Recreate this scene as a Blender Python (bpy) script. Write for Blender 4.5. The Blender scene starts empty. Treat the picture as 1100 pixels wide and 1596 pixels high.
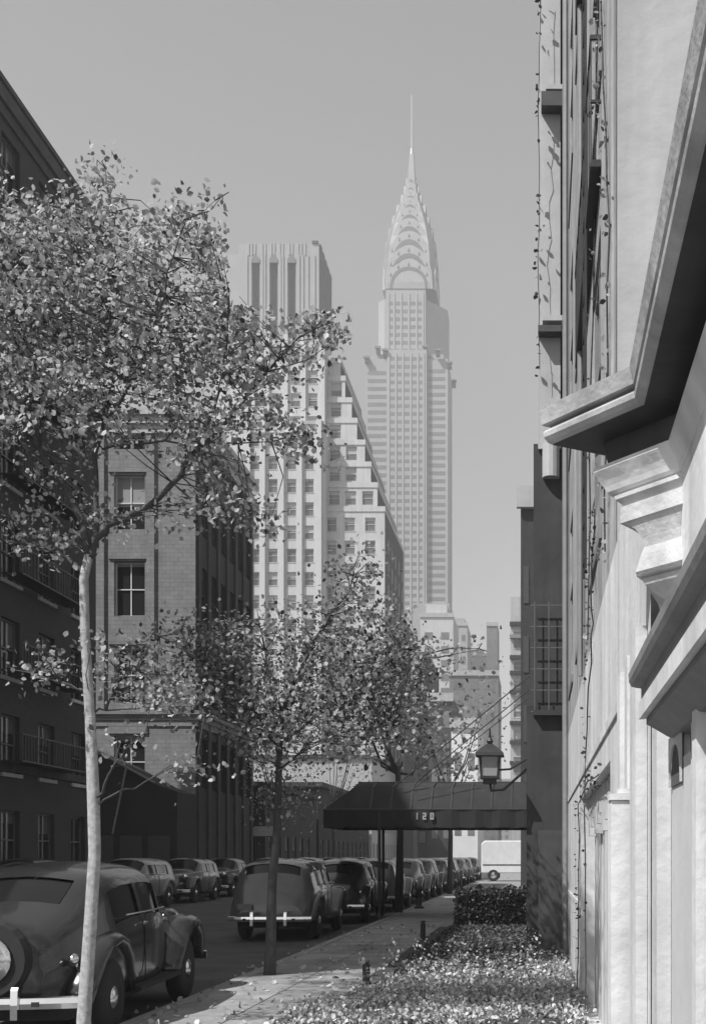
import bpy, math, random
import numpy as np
from mathutils import Vector, Matrix
R = math.radians
rnd = random.Random(7)
S = bpy.context.scene
COL = S.collection

# ------------------------------------------------------------------ camera, light
EYE = 1.65
VPX, HZ, F = 838.0, 1335.0, 1800.0          # vanishing point, horizon row and focal length of the photograph
cam_d = bpy.data.cameras.new('camera'); cam = bpy.data.objects.new('camera', cam_d); COL.objects.link(cam)
cam.location = (0, 0, EYE); cam.rotation_euler = (R(90), 0, 0)
cam_d.sensor_fit = 'VERTICAL'; cam_d.sensor_height = 36; cam_d.lens = 36*F/1596
cam_d.shift_x = -(VPX-550)/1596; cam_d.shift_y = (HZ-798)/1596
cam_d.clip_start = 0.05; cam_d.clip_end = 6000
S.camera = cam
AZ = (0.745, 0.667); EL = R(51.6)
sd = Vector((AZ[0]*math.cos(EL), AZ[1]*math.cos(EL), -math.sin(EL))).normalized()
W = bpy.data.worlds.new('World'); S.world = W; W.use_nodes = True
nt = W.node_tree; nt.nodes.clear()
sky = nt.nodes.new('ShaderNodeTexSky'); sky.sky_type = 'NISHITA'; sky.sun_disc = False
sky.sun_elevation = EL; sky.sun_rotation = math.atan2(-AZ[0], -AZ[1]) % (2*math.pi)
sky.air_density = 2.0; sky.dust_density = 1.0; sky.ozone_density = 1.0
sep = nt.nodes.new('ShaderNodeSeparateColor'); m1 = nt.nodes.new('ShaderNodeMath'); m1.operation = 'MULTIPLY_ADD'; m1.inputs[1].default_value = .7
m2 = nt.nodes.new('ShaderNodeMath'); m2.operation = 'MULTIPLY'; m2.inputs[1].default_value = .3   # film response: mostly the red light
bw = nt.nodes.new('ShaderNodeCombineColor'); bg = nt.nodes.new('ShaderNodeBackground'); wo = nt.nodes.new('ShaderNodeOutputWorld')
bg.inputs['Strength'].default_value = 0.09
nt.links.new(sky.outputs[0], sep.inputs[0]); nt.links.new(sep.outputs[0], m1.inputs[0]); nt.links.new(sep.outputs[1], m2.inputs[0]); nt.links.new(m2.outputs[0], m1.inputs[2])
for i_ in range(3): nt.links.new(m1.outputs[0], bw.inputs[i_])
nt.links.new(bw.outputs[0], bg.inputs[0]); nt.links.new(bg.outputs[0], wo.inputs[0])
sl = bpy.data.lights.new('sun', 'SUN'); sl.energy = 3.7; sl.angle = R(0.5); sl.color = (1, 1, 1)
so = bpy.data.objects.new('sun', sl); COL.objects.link(so); so.rotation_euler = sd.to_track_quat('-Z', 'Y').to_euler(); so.location = (-40, -40, 90)
S.view_settings.view_transform = 'Standard'; S.view_settings.look = 'None'
S.view_settings.gamma = 1; S.view_settings.use_curve_mapping = False; S.view_settings.exposure = 0.68
S.cycles.max_bounces = 6; S.cycles.volume_bounces = 0; S.cycles.transparent_max_bounces = 6

def at(px, py, Y):
    return Vector(((px-VPX)*Y/F, Y, EYE+(HZ-py)*Y/F))

# ------------------------------------------------------------------ materials (black and white world)
MATS = {}
def mat(name, v, rough=.8, var=.15, scale=4.0, bump=0.0, metal=0.0, coat=0.0, streak=0.0, island=0.0, objvar=0.0, spec=0.5):
    if name in MATS: return MATS[name]
    m = bpy.data.materials.new(name); m.use_nodes = True; n = m.node_tree; nn = n.nodes; L = n.links
    b = nn['Principled BSDF']
    b.inputs['Roughness'].default_value = rough; b.inputs['Metallic'].default_value = metal
    b.inputs['Coat Weight'].default_value = coat; b.inputs['Specular IOR Level'].default_value = spec
    tc = nn.new('ShaderNodeNewGeometry')
    no = nn.new('ShaderNodeTexNoise'); no.inputs['Scale'].default_value = scale; no.inputs['Detail'].default_value = 6; no.inputs['Roughness'].default_value = .65
    L.new(tc.outputs['Position'], no.inputs['Vector'])
    mr = nn.new('ShaderNodeMapRange'); mr.inputs['From Min'].default_value = .3; mr.inputs['From Max'].default_value = .7
    mr.inputs['To Min'].default_value = v*(1-var); mr.inputs['To Max'].default_value = v*(1+var)
    L.new(no.outputs['Fac'], mr.inputs['Value'])
    out = mr.outputs[0]
    def mul(o, lo, hi, src, fmin=0., fmax=1.):
        r = nn.new('ShaderNodeMapRange'); r.inputs['From Min'].default_value = fmin; r.inputs['From Max'].default_value = fmax
        r.inputs['To Min'].default_value = lo; r.inputs['To Max'].default_value = hi
        L.new(src, r.inputs['Value']); k = nn.new('ShaderNodeMath'); k.operation = 'MULTIPLY'
        L.new(o, k.inputs[0]); L.new(r.outputs[0], k.inputs[1]); return k.outputs[0]
    if streak:
        mp = nn.new('ShaderNodeMapping'); mp.inputs['Scale'].default_value = (2.2, 2.2, .12)
        L.new(tc.outputs['Position'], mp.inputs['Vector'])
        n2 = nn.new('ShaderNodeTexNoise'); n2.inputs['Scale'].default_value = 1.6; n2.inputs['Detail'].default_value = 8
        L.new(mp.outputs[0], n2.inputs['Vector']); out = mul(out, 1-streak, 1+streak*.5, n2.outputs['Fac'], .3, .7)
    if island: out = mul(out, 1-island, 1+island, tc.outputs['Random Per Island'])
    if objvar:
        oi = nn.new('ShaderNodeObjectInfo'); out = mul(out, 1-objvar, 1+objvar, oi.outputs['Random'])
    L.new(out, b.inputs['Base Color'])
    if bump:
        n3 = nn.new('ShaderNodeTexNoise'); n3.inputs['Scale'].default_value = scale*6; n3.inputs['Detail'].default_value = 5
        L.new(tc.outputs['Position'], n3.inputs['Vector'])
        bp = nn.new('ShaderNodeBump'); bp.inputs['Strength'].default_value = bump; bp.inputs['Distance'].default_value = .02
        L.new(n3.outputs['Fac'], bp.inputs['Height']); L.new(bp.outputs[0], b.inputs['Normal'])
    MATS[name] = m; return m

def brick_mat(name, v, v2, mortar, scale=3.0):
    if name in MATS: return MATS[name]
    m = mat(name, v, .9, .2, 1.5, .2); n = m.node_tree; nn = n.nodes; L = n.links
    b = nn['Principled BSDF']; prev = b.inputs['Base Color'].links[0].from_socket
    g = nn.new('ShaderNodeNewGeometry'); sp = nn.new('ShaderNodeSeparateXYZ'); L.new(g.outputs['Position'], sp.inputs[0])
    ad = nn.new('ShaderNodeMath'); L.new(sp.outputs[0], ad.inputs[0]); L.new(sp.outputs[1], ad.inputs[1])
    cb = nn.new('ShaderNodeCombineXYZ'); L.new(ad.outputs[0], cb.inputs[0]); L.new(sp.outputs[2], cb.inputs[1])
    br = nn.new('ShaderNodeTexBrick'); br.inputs['Scale'].default_value = scale
    br.inputs['Color1'].default_value = (1, 1, 1, 1); br.inputs['Color2'].default_value = (v2/v,)*3+(1,); br.inputs['Mortar'].default_value = (mortar/v,)*3+(1,)
    br.inputs['Mortar Size'].default_value = .012
    L.new(cb.outputs[0], br.inputs['Vector'])
    mx = nn.new('ShaderNodeMix'); mx.data_type = 'RGBA'; mx.blend_type = 'MULTIPLY'; mx.inputs[0].default_value = 1
    L.new(prev, mx.inputs[6]); L.new(br.outputs[0], mx.inputs[7]); L.new(mx.outputs[2], b.inputs['Base Color'])
    return m

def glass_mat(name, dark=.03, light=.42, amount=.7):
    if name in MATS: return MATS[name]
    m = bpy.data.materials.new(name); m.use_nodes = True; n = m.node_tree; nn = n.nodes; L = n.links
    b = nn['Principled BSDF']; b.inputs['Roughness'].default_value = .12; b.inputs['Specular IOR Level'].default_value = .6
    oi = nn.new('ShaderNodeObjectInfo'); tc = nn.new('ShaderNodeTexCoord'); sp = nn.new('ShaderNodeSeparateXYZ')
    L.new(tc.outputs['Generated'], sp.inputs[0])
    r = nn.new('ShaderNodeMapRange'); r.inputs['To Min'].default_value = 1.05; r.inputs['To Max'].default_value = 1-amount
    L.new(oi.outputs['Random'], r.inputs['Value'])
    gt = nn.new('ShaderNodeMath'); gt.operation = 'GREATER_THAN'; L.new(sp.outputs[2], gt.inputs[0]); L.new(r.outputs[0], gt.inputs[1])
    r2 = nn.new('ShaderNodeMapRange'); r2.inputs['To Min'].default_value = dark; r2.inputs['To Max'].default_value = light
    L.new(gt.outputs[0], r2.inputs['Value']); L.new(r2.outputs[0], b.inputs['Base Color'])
    MATS[name] = m; return m

def leaf_mat(name, lo, hi, trans=.35):
    if name in MATS: return MATS[name]
    m = bpy.data.materials.new(name); m.use_nodes = True; n = m.node_tree; nn = n.nodes; L = n.links
    b = nn['Principled BSDF']; b.inputs['Roughness'].default_value = .55
    g = nn.new('ShaderNodeNewGeometry'); r = nn.new('ShaderNodeMapRange'); r.inputs['To Min'].default_value = lo; r.inputs['To Max'].default_value = hi
    L.new(g.outputs['Random Per Island'], r.inputs['Value']); L.new(r.outputs[0], b.inputs['Base Color'])
    t = nn.new('ShaderNodeBsdfTranslucent'); L.new(r.outputs[0], t.inputs['Color'])
    mx = nn.new('ShaderNodeMixShader'); mx.inputs[0].default_value = trans
    L.new(b.outputs[0], mx.inputs[1]); L.new(t.outputs[0], mx.inputs[2]); L.new(mx.outputs[0], nn['Material Output'].inputs[0])
    MATS[name] = m; return m

# ------------------------------------------------------------------ mesh builder
class MB:
    def __init__(s): s.v = []; s.f = []
    def quad(s, a, b, c, d):
        i = len(s.v); s.v += [tuple(a), tuple(b), tuple(c), tuple(d)]; s.f.append((i, i+1, i+2, i+3)); return s
    def box(s, x0, x1, y0, y1, z0, z1, skip=''):
        i = len(s.v)
        s.v += [(x0,y0,z0),(x1,y0,z0),(x1,y1,z0),(x0,y1,z0),(x0,y0,z1),(x1,y0,z1),(x1,y1,z1),(x0,y1,z1)]
        fs = {'b':(0,3,2,1),'t':(4,5,6,7),'f':(0,1,5,4),'e':(1,2,6,5),'k':(2,3,7,6),'w':(3,0,4,7)}
        for k, f in fs.items():
            if k not in skip: s.f.append(tuple(i+j for j in f))
        return s
    def prism(s, poly, z0, z1, fn=None):
        i = len(s.v); n = len(poly)
        for z in (z0, z1): s.v += [(p[0], p[1], z) for p in poly]
        s.f.append(tuple(i+j for j in reversed(range(n)))); s.f.append(tuple(i+n+j for j in range(n)))
        for j in range(n):
            k = (j+1) % n; s.f.append((i+j, i+k, i+n+k, i+n+j))
        return s
    def slab(s, poly, axis, a, b):
        """polygon in the two other axes, extruded along axis ('x': poly is (y,z); 'y': poly is (x,z))"""
        i = len(s.v); n = len(poly)
        for t in (a, b): s.v += [(t, p[0], p[1]) if axis == 'x' else (p[0], t, p[1]) for p in poly]
        s.f.append(tuple(i+j for j in reversed(range(n)))); s.f.append(tuple(i+n+j for j in range(n)))
        for j in range(n):
            k = (j+1) % n; s.f.append((i+j, i+k, i+n+k, i+n+j))
        return s
    def loft(s, rings, closed=True, caps=True):
        i = len(s.v); n = len(rings[0])
        for r in rings: s.v += [tuple(p) for p in r]
        for a in range(len(rings)-1):
            for j in range(n if closed else n-1):
                k = (j+1) % n
                s.f.append((i+a*n+j, i+a*n+k, i+(a+1)*n+k, i+(a+1)*n+j))
        if caps:
            s.f.append(tuple(i+j for j in reversed(range(n)))); s.f.append(tuple(i+(len(rings)-1)*n+j for j in range(n)))
        return s
    def tube(s, pts, rads, n=6):
        pts = [Vector(p) for p in pts]; rings = []
        if not hasattr(rads, '__len__'): rads = [rads]*len(pts)
        for a, p in enumerate(pts):
            d = (pts[min(a+1, len(pts)-1)]-pts[max(a-1, 0)])
            if d.length < 1e-9: d = Vector((0, 0, 1))
            d.normalize(); u = d.cross(Vector((0, 1, 0.13)))
            if u.length < .05: u = d.cross(Vector((1, 0, 0)))
            u.normalize(); w = d.cross(u)
            rings.append([p+(u*math.cos(2*math.pi*j/n)+w*math.sin(2*math.pi*j/n))*rads[a] for j in range(n)])
        return s.loft(rings)
    def lathe(s, prof, c=(0,0,0), axis='z', n=20):
        rings = []
        for r, h in prof:
            rg = []
            for j in range(n):
                t = 2*math.pi*j/n; a, b = r*math.cos(t), r*math.sin(t)
                rg.append((c[0]+(h if axis=='x' else a), c[1]+(h if axis=='y' else (a if axis=='x' else b)), c[2]+(h if axis=='z' else b)))
            rings.append(rg)
        return s.loft(rings)
    def ball(s, c, rx, ry, rz, n=12, m=8):
        rings = []
        for a in range(m+1):
            t = math.pi*(a/m*.98+.01)
            rings.append([(c[0]+rx*math.sin(t)*math.cos(2*math.pi*j/n), c[1]+ry*math.sin(t)*math.sin(2*math.pi*j/n), c[2]-rz*math.cos(t)) for j in range(n)])
        return s.loft(rings)
    def split(s, name, m, parent, nv=8):
        """one object for each piece of nv vertices"""
        out = []
        for i in range(0, len(s.v), nv):
            p = MB(); p.v = s.v[i:i+nv]; p.f = [tuple(j-i for j in f) for f in s.f if i <= f[0] < i+nv]; out.append(p.obj(name, m, parent))
        return out
    def mesh(s, name, m, smooth=False, bevel=0):
        me = bpy.data.meshes.new(name); me.from_pydata(s.v, [], s.f)
        for q in (m if isinstance(m, (list, tuple)) else [m]): me.materials.append(q)
        if smooth: me.polygons.foreach_set('use_smooth', [True]*len(me.polygons))
        me.update(); return me
    def obj(s, name, m, parent=None, loc=(0,0,0), smooth=False, bevel=0, kind=None, label=None, autosmooth=None):
        o = bpy.data.objects.new(name, s.mesh(name, m, smooth)); COL.objects.link(o); o.location = loc
        if parent: o.parent = parent
        if kind: o['kind'] = kind
        if label: o['label'] = label
        if bevel:
            b = o.modifiers.new('bevel', 'BEVEL'); b.width = bevel; b.segments = 2; b.limit_method = 'ANGLE'
        if autosmooth: o.data.set_sharp_from_angle(angle=R(autosmooth))
        return o

def empty(name, label, cat, loc=(0,0,0), rz=0, group=None):
    o = bpy.data.objects.new(name, None); COL.objects.link(o); o.location = loc; o.rotation_euler = (0, 0, rz)
    o.empty_display_size = .3; o['label'] = label; o['category'] = cat
    if group: o['group'] = group
    return o
def tag(o, label, cat, group=None, kind=None):
    if kind: o['kind'] = kind
    if cat: o['category'] = cat
    o['label'] = label
    if group: o['group'] = group
    return o
def copy_tree(root, loc, rz, label, group=None):
    def cp(o, par):
        c = o.copy(); COL.objects.link(c)
        if par: c.parent = par
        for ch in list(o.children): cp(ch, c)
        return c
    r = cp(root, None); r.location = loc; r.rotation_euler = (0, 0, rz); r['label'] = label
    if group: r['group'] = group
    return r

# ------------------------------------------------------------------ palette
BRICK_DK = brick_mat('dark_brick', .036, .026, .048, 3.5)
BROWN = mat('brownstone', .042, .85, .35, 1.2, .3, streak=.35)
STONE_L2 = brick_mat('old_limestone', .21, .18, .12, 1.1)
STONE = mat('pale_stone', .42, .85, .1, 2, .15, streak=.12)
PALE_BRICK = mat('pale_brick', .54, .9, .08, .35, .1, streak=.12)
TOWER = mat('tower_masonry', .38, .9, .07, .08, 0, streak=.08)
TOWER_DK = mat('tower_spandrel', .18, .8, .1, .2, 0)
CHROME_ROOF = mat('steel_crown', .34, .38, .1, .2, 0, metal=.6)
WHITE = mat('white_paint', .6, .6, .12, 2.6, .3, streak=.3)
STUCCO = mat('stucco', .37, .9, .14, 1.6, .3, streak=.2)
TRIM = mat('white_trim', .6, .5, .05, 4, .05)
DARKTRIM = mat('dark_trim', .05, .5, .2, 6, .05)
GREYTRIM = mat('grey_trim', .2, .6, .15, 5, .05)
GLASS = glass_mat('window_glass')
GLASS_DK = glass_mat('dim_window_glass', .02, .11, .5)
GLASS_FAR = glass_mat('far_window_glass', .14, .4, .6)
ASPHALT = mat('asphalt', .065, .9, .45, 1.1, .5)
CONC = mat('concrete', .23, .9, .35, 2.1, .35, objvar=.16)
KERB = mat('kerb_granite', .25, .85, .15, 5, .2)
SOIL = mat('soil', .06, 1, .4, 5, .5)
BARK = mat('pale_bark', .52, .9, .35, 22, 1.0, streak=.25)
BARK_D = mat('dark_bark', .06, .95, .3, 9, .6)
LEAF = leaf_mat('leaves_bright', .05, .62, .42)
LEAF2 = leaf_mat('leaves_mid', .03, .42)
LEAF_BED = leaf_mat('leaves_bed', .14, .7, .25)
LEAF_DK = leaf_mat('leaves_hedge', .015, .05, .15)
PAINT_BK = mat('black_car_paint', .02, .28, .2, 3, 0, coat=.6)
PAINT_GY = mat('grey_car_paint', .09, .25, .15, 3, 0, coat=.5)
PAINT_MD = mat('dull_car_paint', .02, .2, .2, 3, 0, coat=.4)
PAINT_LT = mat('pale_car_paint', .42, .4, .08, 3, 0, coat=.3)
CHROME = mat('chrome', .75, .16, .05, 6, 0, metal=1)
RUBBER = mat('rubber', .018, .85, .2, 12, .1)
CARGLASS = mat('car_glass', .012, .1, .1, 2, 0, spec=.3)
CANVAS = mat('awning_canvas', .018, .9, .2, 2.5, .15)
CANVAS_TOP = mat('awning_top_canvas', .022, .9, .25, 1.5, .15, streak=.3)
LETTER = mat('letter_paint', .35, .7, .1, 6)
IRON = mat('wrought_iron', .02, .5, .3, 8, .1)
LANT = mat('lantern_glass', .22, .2, .15, 3)

# ------------------------------------------------------------------ setting
g = MB(); g.quad((-1500,-200,-.02),(1500,-200,-.02),(1500,2500,-.02),(-1500,2500,-.02)); g.obj('ground', mat('dust', .14, .95, .2, .1, .1), kind='structure')
KX = -3.8
g = MB(); g.quad((-14.3,-60,.0),(KX,-60,.0),(KX,1200,0),(-14.3,1200,0)); g.obj('road', ASPHALT, kind='structure')
g = MB(); g.quad((-120,50.6,.004),(-14.3,50.6,.004),(-14.3,61.2,.004),(-120,61.2,.004)); g.obj('side_road', ASPHALT, kind='structure')
CURB_H = .13
pav = MB(); pav.box(KX+.16, -2.12, 20.0, 600, -.02, CURB_H-.006); pav.box(-2.12, .6, 20.0, 600, -.02, CURB_H-.012)
pav.box(KX+.16, -2.12, -30, 20.0, -.02, CURB_H-.05)
pavo = pav.obj('pavement', CONC, kind='structure')
sm = MB().box(0, .745, 0, .99, -.06, 0).mesh('paving_slab', CONC)
for r_ in range(11):
    pass
for i in range(15):
    for j in range(2):
        y = 5+i
        o = bpy.data.objects.new('paving_slab', sm); COL.objects.link(o); o.parent = pavo
        o.location = (KX+.165+j*.757, y, CURB_H+rnd.uniform(-.003, .003)); o.rotation_euler = (rnd.uniform(-.002,.002), rnd.uniform(-.003,.003), 0)
k = MB().box(0, .15, 0, 1.985, -.15, 0).mesh('kerb_stone', KERB)
kr = MB().box(KX+.005, KX+.155, 44, 600, -.05, CURB_H-.004).obj('kerb', KERB, kind='structure')
for i in range(20):
    o = bpy.data.objects.new('kerb_stone', k); COL.objects.link(o); o.parent = kr; o.location = (KX+.003+rnd.uniform(-.003,.003), 4+2*i, CURB_H+rnd.uniform(-.004,.003))
MB().box(-19.4, -14.3, -60, 50.4, -.02, CURB_H).box(-19.4, -14.3, 61.6, 600, -.02, CURB_H).obj('far_pavement', CONC, kind='structure')

# ------------------------------------------------------------------ generic building
WIN = {}
def win_meshes(w, h, style, frame_m, glass_m):
    key = (round(w, 2), round(h, 2), style, frame_m.name, glass_m.name)
    if key in WIN: return WIN[key]
    p = MB().box(0, w, 0, .02, 0, h).mesh('window', glass_m)
    t = min(.07, w*.08); f = MB()
    f.box(0, t, -.06, -.003, 0, h); f.box(w-t, w, -.06, -.003, 0, h); f.box(t, w-t, -.058, -.003, h-t, h); f.box(t, w-t, -.058, -.003, 0, t)
    f.box(t, w-t, -.08, -.003, h*.5-t*.4, h*.5+t*.4)
    if style == 'T': f.box(w*.5-t*.4, w*.5+t*.4, -.055, -.003, t, h*.5-t*.4); f.box(w*.5-t*.4, w*.5+t*.4, -.055, -.003, h*.5+t*.4, h-t)
    fm = f.mesh('frame', frame_m)
    sm_ = MB().box(-.08, w+.08, -.32, -.06, -.14, -.005).mesh('sill', STONE)
    WIN[key] = (p, fm, sm_); return WIN[key]

def facade(mb, root, O, side, width, z0, z1, holes, depth=.22, style='S', frame_m=None, glass_m=None, sill=True, solid=False):
    """holes: (u0,u1,v0,v1) measured along the face and up from the ground"""
    frame_m = frame_m or TRIM; glass_m = glass_m or GLASS
    U = {'front': Vector((1,0,0)), 'east': Vector((0,1,0)), 'west': Vector((0,-1,0))}[side]
    N = {'front': Vector((0,-1,0)), 'east': Vector((1,0,0)), 'west': Vector((-1,0,0))}[side]
    rz = {'front': 0, 'east': R(90), 'west': R(-90)}[side]
    O = Vector((O[0], O[1], 0)); P = lambda u, v, d=0: O+U*u+Vector((0,0,v))-N*d
    us = sorted(set([0, width]+[round(h[i], 4) for h in holes for i in (0, 1)])); vs = sorted(set([z0, z1]+[round(h[i], 4) for h in holes for i in (2, 3)]))
    us = [u for u in us if -1e-6 <= u <= width+1e-6]; vs = [v for v in vs if z0-1e-6 <= v <= z1+1e-6]
    for b in range(len(vs)-1):
        vm = (vs[b]+vs[b+1])/2; run = None
        row = [h for h in holes if h[2] < vm < h[3]]
        for a in range(len(us)-1):
            um = (us[a]+us[a+1])/2; inside = any(h[0] < um < h[1] for h in row)
            if not inside and run is None: run = us[a]
            if inside and run is not None: mb.quad(P(run,vs[b]),P(us[a],vs[b]),P(us[a],vs[b+1]),P(run,vs[b+1])); run = None
        if run is not None: mb.quad(P(run,vs[b]),P(width,vs[b]),P(width,vs[b+1]),P(run,vs[b+1]))
    for (u0, u1, v0, v1) in holes:
        mb.quad(P(u0,v0),P(u0,v0,depth),P(u0,v1,depth),P(u0,v1)); mb.quad(P(u1,v0,depth),P(u1,v0),P(u1,v1),P(u1,v1,depth))
        mb.quad(P(u0,v0),P(u1,v0),P(u1,v0,depth),P(u0,v0,depth)); mb.quad(P(u0,v1,depth),P(u1,v1,depth),P(u1,v1),P(u0,v1))
        if solid: mb.quad(P(u0,v0,depth),P(u1,v0,depth),P(u1,v1,depth),P(u0,v1,depth)); continue
        pm, fm, sm_ = win_meshes(u1-u0, v1-v0, style, frame_m, glass_m)
        o = bpy.data.objects.new('window', pm); COL.objects.link(o); o.parent = root; o.location = P(u0, v0, depth-.02); o.rotation_euler = (0,0,rz)
        for nm, me in (('frame', fm), ('sill', sm_)):
            if nm == 'sill' and not sill: continue
            c = bpy.data.objects.new(nm, me); COL.objects.link(c); c.parent = o

def shell(mb, X0, X1, Y0, Y1, z0, z1, skip=''): mb.box(X0, X1, Y0, Y1, z0, z1, skip='b'+skip)

def grid(u0, du, w, n, z0, dz, h, m, skip=()):
    return [(u0+i*du, u0+i*du+w, z0+j*dz, z0+j*dz+h) for i in range(n) for j in range(m) if (i, j) not in skip]

# ---- left row: dark brick apartment house (its roofline runs down from the top left)
XL = -19.0
def left_block():
    r = empty('apartment_house', 'tall dark brick apartment house in shade along the left edge of the street', 'apartment house', (XL, 30.5, 0))
    r.location = (0, 0, 0)
    for nm, ya, yb in (('wall', 30.5, 49.7),):
        mb = MB(); shell(mb, XL-14, XL, ya, yb, 0, 28.9, 'e')
        holes = grid(1.3, 3.05, 1.45, 6, 1.2, 3.45, 2.1, 8)
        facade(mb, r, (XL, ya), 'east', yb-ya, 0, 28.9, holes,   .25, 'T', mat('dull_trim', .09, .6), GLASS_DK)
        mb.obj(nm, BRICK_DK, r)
    c = MB(); c.box(XL+.003, XL+.22, 30.3, 49.9, 28.3, 28.8); c.box(XL+.003, XL+.1, 30.3, 49.8, 27.9, 28.297); c.box(XL-14, XL+.26, 30.2, 50.0, 28.903, 29.1)
    c.obj('cornice', BROWN, r)
    c = MB(); c.box(XL+.003, XL+.12, 30.4, 49.75, 4.7, 5.0); c.box(XL+.003, XL+.1, 30.4, 49.72, 22.9, 23.15); c.split('string_course', BROWN, r)
    # iron balconies
    s = MB()
    for z in (5.0, 8.2, 11.6, 15.1, 18.5, 22.0):
        s.box(XL+.13, XL+.9, 40.6, 46.2, z, z+.05)
        for i in range(24): s.box(XL+.86, XL+.89, 40.6+i*.24, 40.62+i*.24, z+.05, z+.95)
        s.box(XL+.85, XL+.9, 40.6, 46.2, z+.95, z+1.0)
    s.obj('fire_escape', IRON, r)
    r = empty('row_house', 'unseen dark brick house left of frame, its ends set to shade the pavement', 'house')
    mb = MB(); shell(mb, XL-14, XL, 0.8, 27.5, 0, 29); mb.obj('wall', BRICK_DK, r)  # out of view, added to cast the pavement shadow; alley gap lets sun through
    MB().box(XL+.003, XL+.4, 0.8, 27.6, 28.2, 29.1).obj('cornice', BROWN, r)
left_block()

# ---- second left building: limestone flank lit by the sun, windows in it
def limestone_house():
    r = empty('limestone_house', 'grey limestone corner house with sunlit flank behind the forked tree', 'house')
    X0, X1, Y0, Y1, H = -34.0, -18.36, 62.0, 74.2, 25.4
    mb = MB(); shell(mb, X0, X1, Y0, Y1, 0, H, 'fe')
    def u(px): return (px-VPX)*Y0/F-X0
    def z(py): return EYE+(HZ-py)*Y0/F
    rows = [(1227, 1147), (1095, 1008), (960, 875), (825, 740), (700, 665)]
    holes = [(u(178), u(226), z(a), z(b)) for a, b in rows]
    holes += [(u(178)-5.2, u(178)-3.6, z(a), z(b)) for a, b in rows]
    facade(mb, r, (X0, Y0), 'front', X1-X0, 0, H, holes, .35, 'T', TRIM, glass_mat('house_glass', .02, .3, .6))
    mb.obj('wall', STONE_L2, r); mb = MB()
    holes = [(1.2+i*1.9, 2.2+i*1.9, z(a), z(b)) for i in range(6) for a, b in rows]
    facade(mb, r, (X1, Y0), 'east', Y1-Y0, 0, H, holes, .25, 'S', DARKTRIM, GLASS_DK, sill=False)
    mb.obj('street_wall', BRICK_DK, r)  # dark colour paints the shade onto this street side
    c = MB(); c.box(X0, X1+.45, Y0-.45, Y1, z(650), z(640)); c.box(X0, X1+.28, Y0-.28, Y1, z(662), z(650)-.003)
    c.box(X0, X1+.12, Y0-.12, Y1, z(676), z(662)-.003); c.obj('cornice', STONE, r)
    c = MB(); c.box(X0, X1+.3, Y0-.3, Y1, z(1114), z(1108)); c.box(X0, X1+.16, Y0-.16, Y1, z(1122), z(1114)-.003)
    c.box(X0, X1+.08, Y0-.08, Y1, z(1132), z(1122)-.003); c.split('string_course', STONE_L2, r)
    c = MB()
    for a, b in ((147, 164), (230, 242)): c.box(u(a)+X0, u(b)+X0, Y0-.16, Y0-.003, z(1107), z(680))
    c.split('pilaster', STONE_L2, r)
    c = MB()
    for a, b in rows[:-1]: c.box(u(170)+X0, u(233)+X0-.1, Y0-.1, Y0-.003, z(b)+.12, z(b)+.5)
    c.split('window_head', STONE_L2, r)
    # pier buttress strips of the street front
    c = MB()
    for i in range(7): c.box(X1+.003, X1+.1, Y0+.25+i*1.9, Y0+.75+i*1.9, 0, 24)
    c.split('street_pier', BROWN, r)
limestone_house()

# dark garage and sheds at the foot of it
def garage():
    r = empty('brick_garage', 'low dark gabled garage at the foot of the limestone house', 'garage')
    Y0 = 61.4
    mb = MB(); pts = [(-31, 0), (-18.1, 0), (-18.1, 4.9), (-19.2, 5.3), (-21.2, 6.4), (-23.6, 7.4), (-31, 8.2)]
    mb.slab(pts, 'y', Y0-3.4, Y0); mb.obj('wall', mat('near_black_brick', .02, .9, .3, 2, .3), r)  # near-black, darker than the other brick walls
    c = MB()
    for i in range(4): c.box(-23.8+i*1.42, -22.7+i*1.42, Y0-3.44, Y0-3.405, .1, 2.7)
    c.split('door', DARKTRIM, r)
    c = MB(); c.tube([(-24.0, Y0-3.5, 8.0), (-19.2, Y0-3.5, 5.35)], .06, 5); c.tube([(-20.6, Y0-3.5, 6.2), (-21.3, Y0-3.5, 2.8)], .05, 5); c.obj('drain_pipe', GREYTRIM, r)
garage()
def low_row(name, label, Y0, Y1, H, m, front_holes=True):
    r = empty(name, label, 'house'); mb = MB(); X1 = -18.4
    shell(mb, X1-14, X1, Y0, Y1, 0, H, 'e')
    facade(mb, r, (X1, Y0), 'east', Y1-Y0, 0, H, grid(1, 2.6, 1.2, int((Y1-Y0)/2.6), 1.2, 3.3, 1.9, max(1, int((H-1)/3.3))), .2, 'S', GREYTRIM, GLASS_FAR, sill=False)
    mb.obj('wall', m, r); MB().box(X1-14, X1+.4, Y0-.3, Y1, H+.003, H+.4).obj('cornice', BROWN, r)
    return r
low_row('brownstone_house', 'low dark brownstone house beyond the limestone corner house', 78, 96, 6.3, BROWN)
low_row('row_house', 'dark shop house with flat roof just before the stepped apartment tower', 97, 126, 7.5, BRICK_DK)
low_row('row_house', 'sunlit pale shop house against the foot of the stepped tower', 128, 152, 12.5, STONE)

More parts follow.
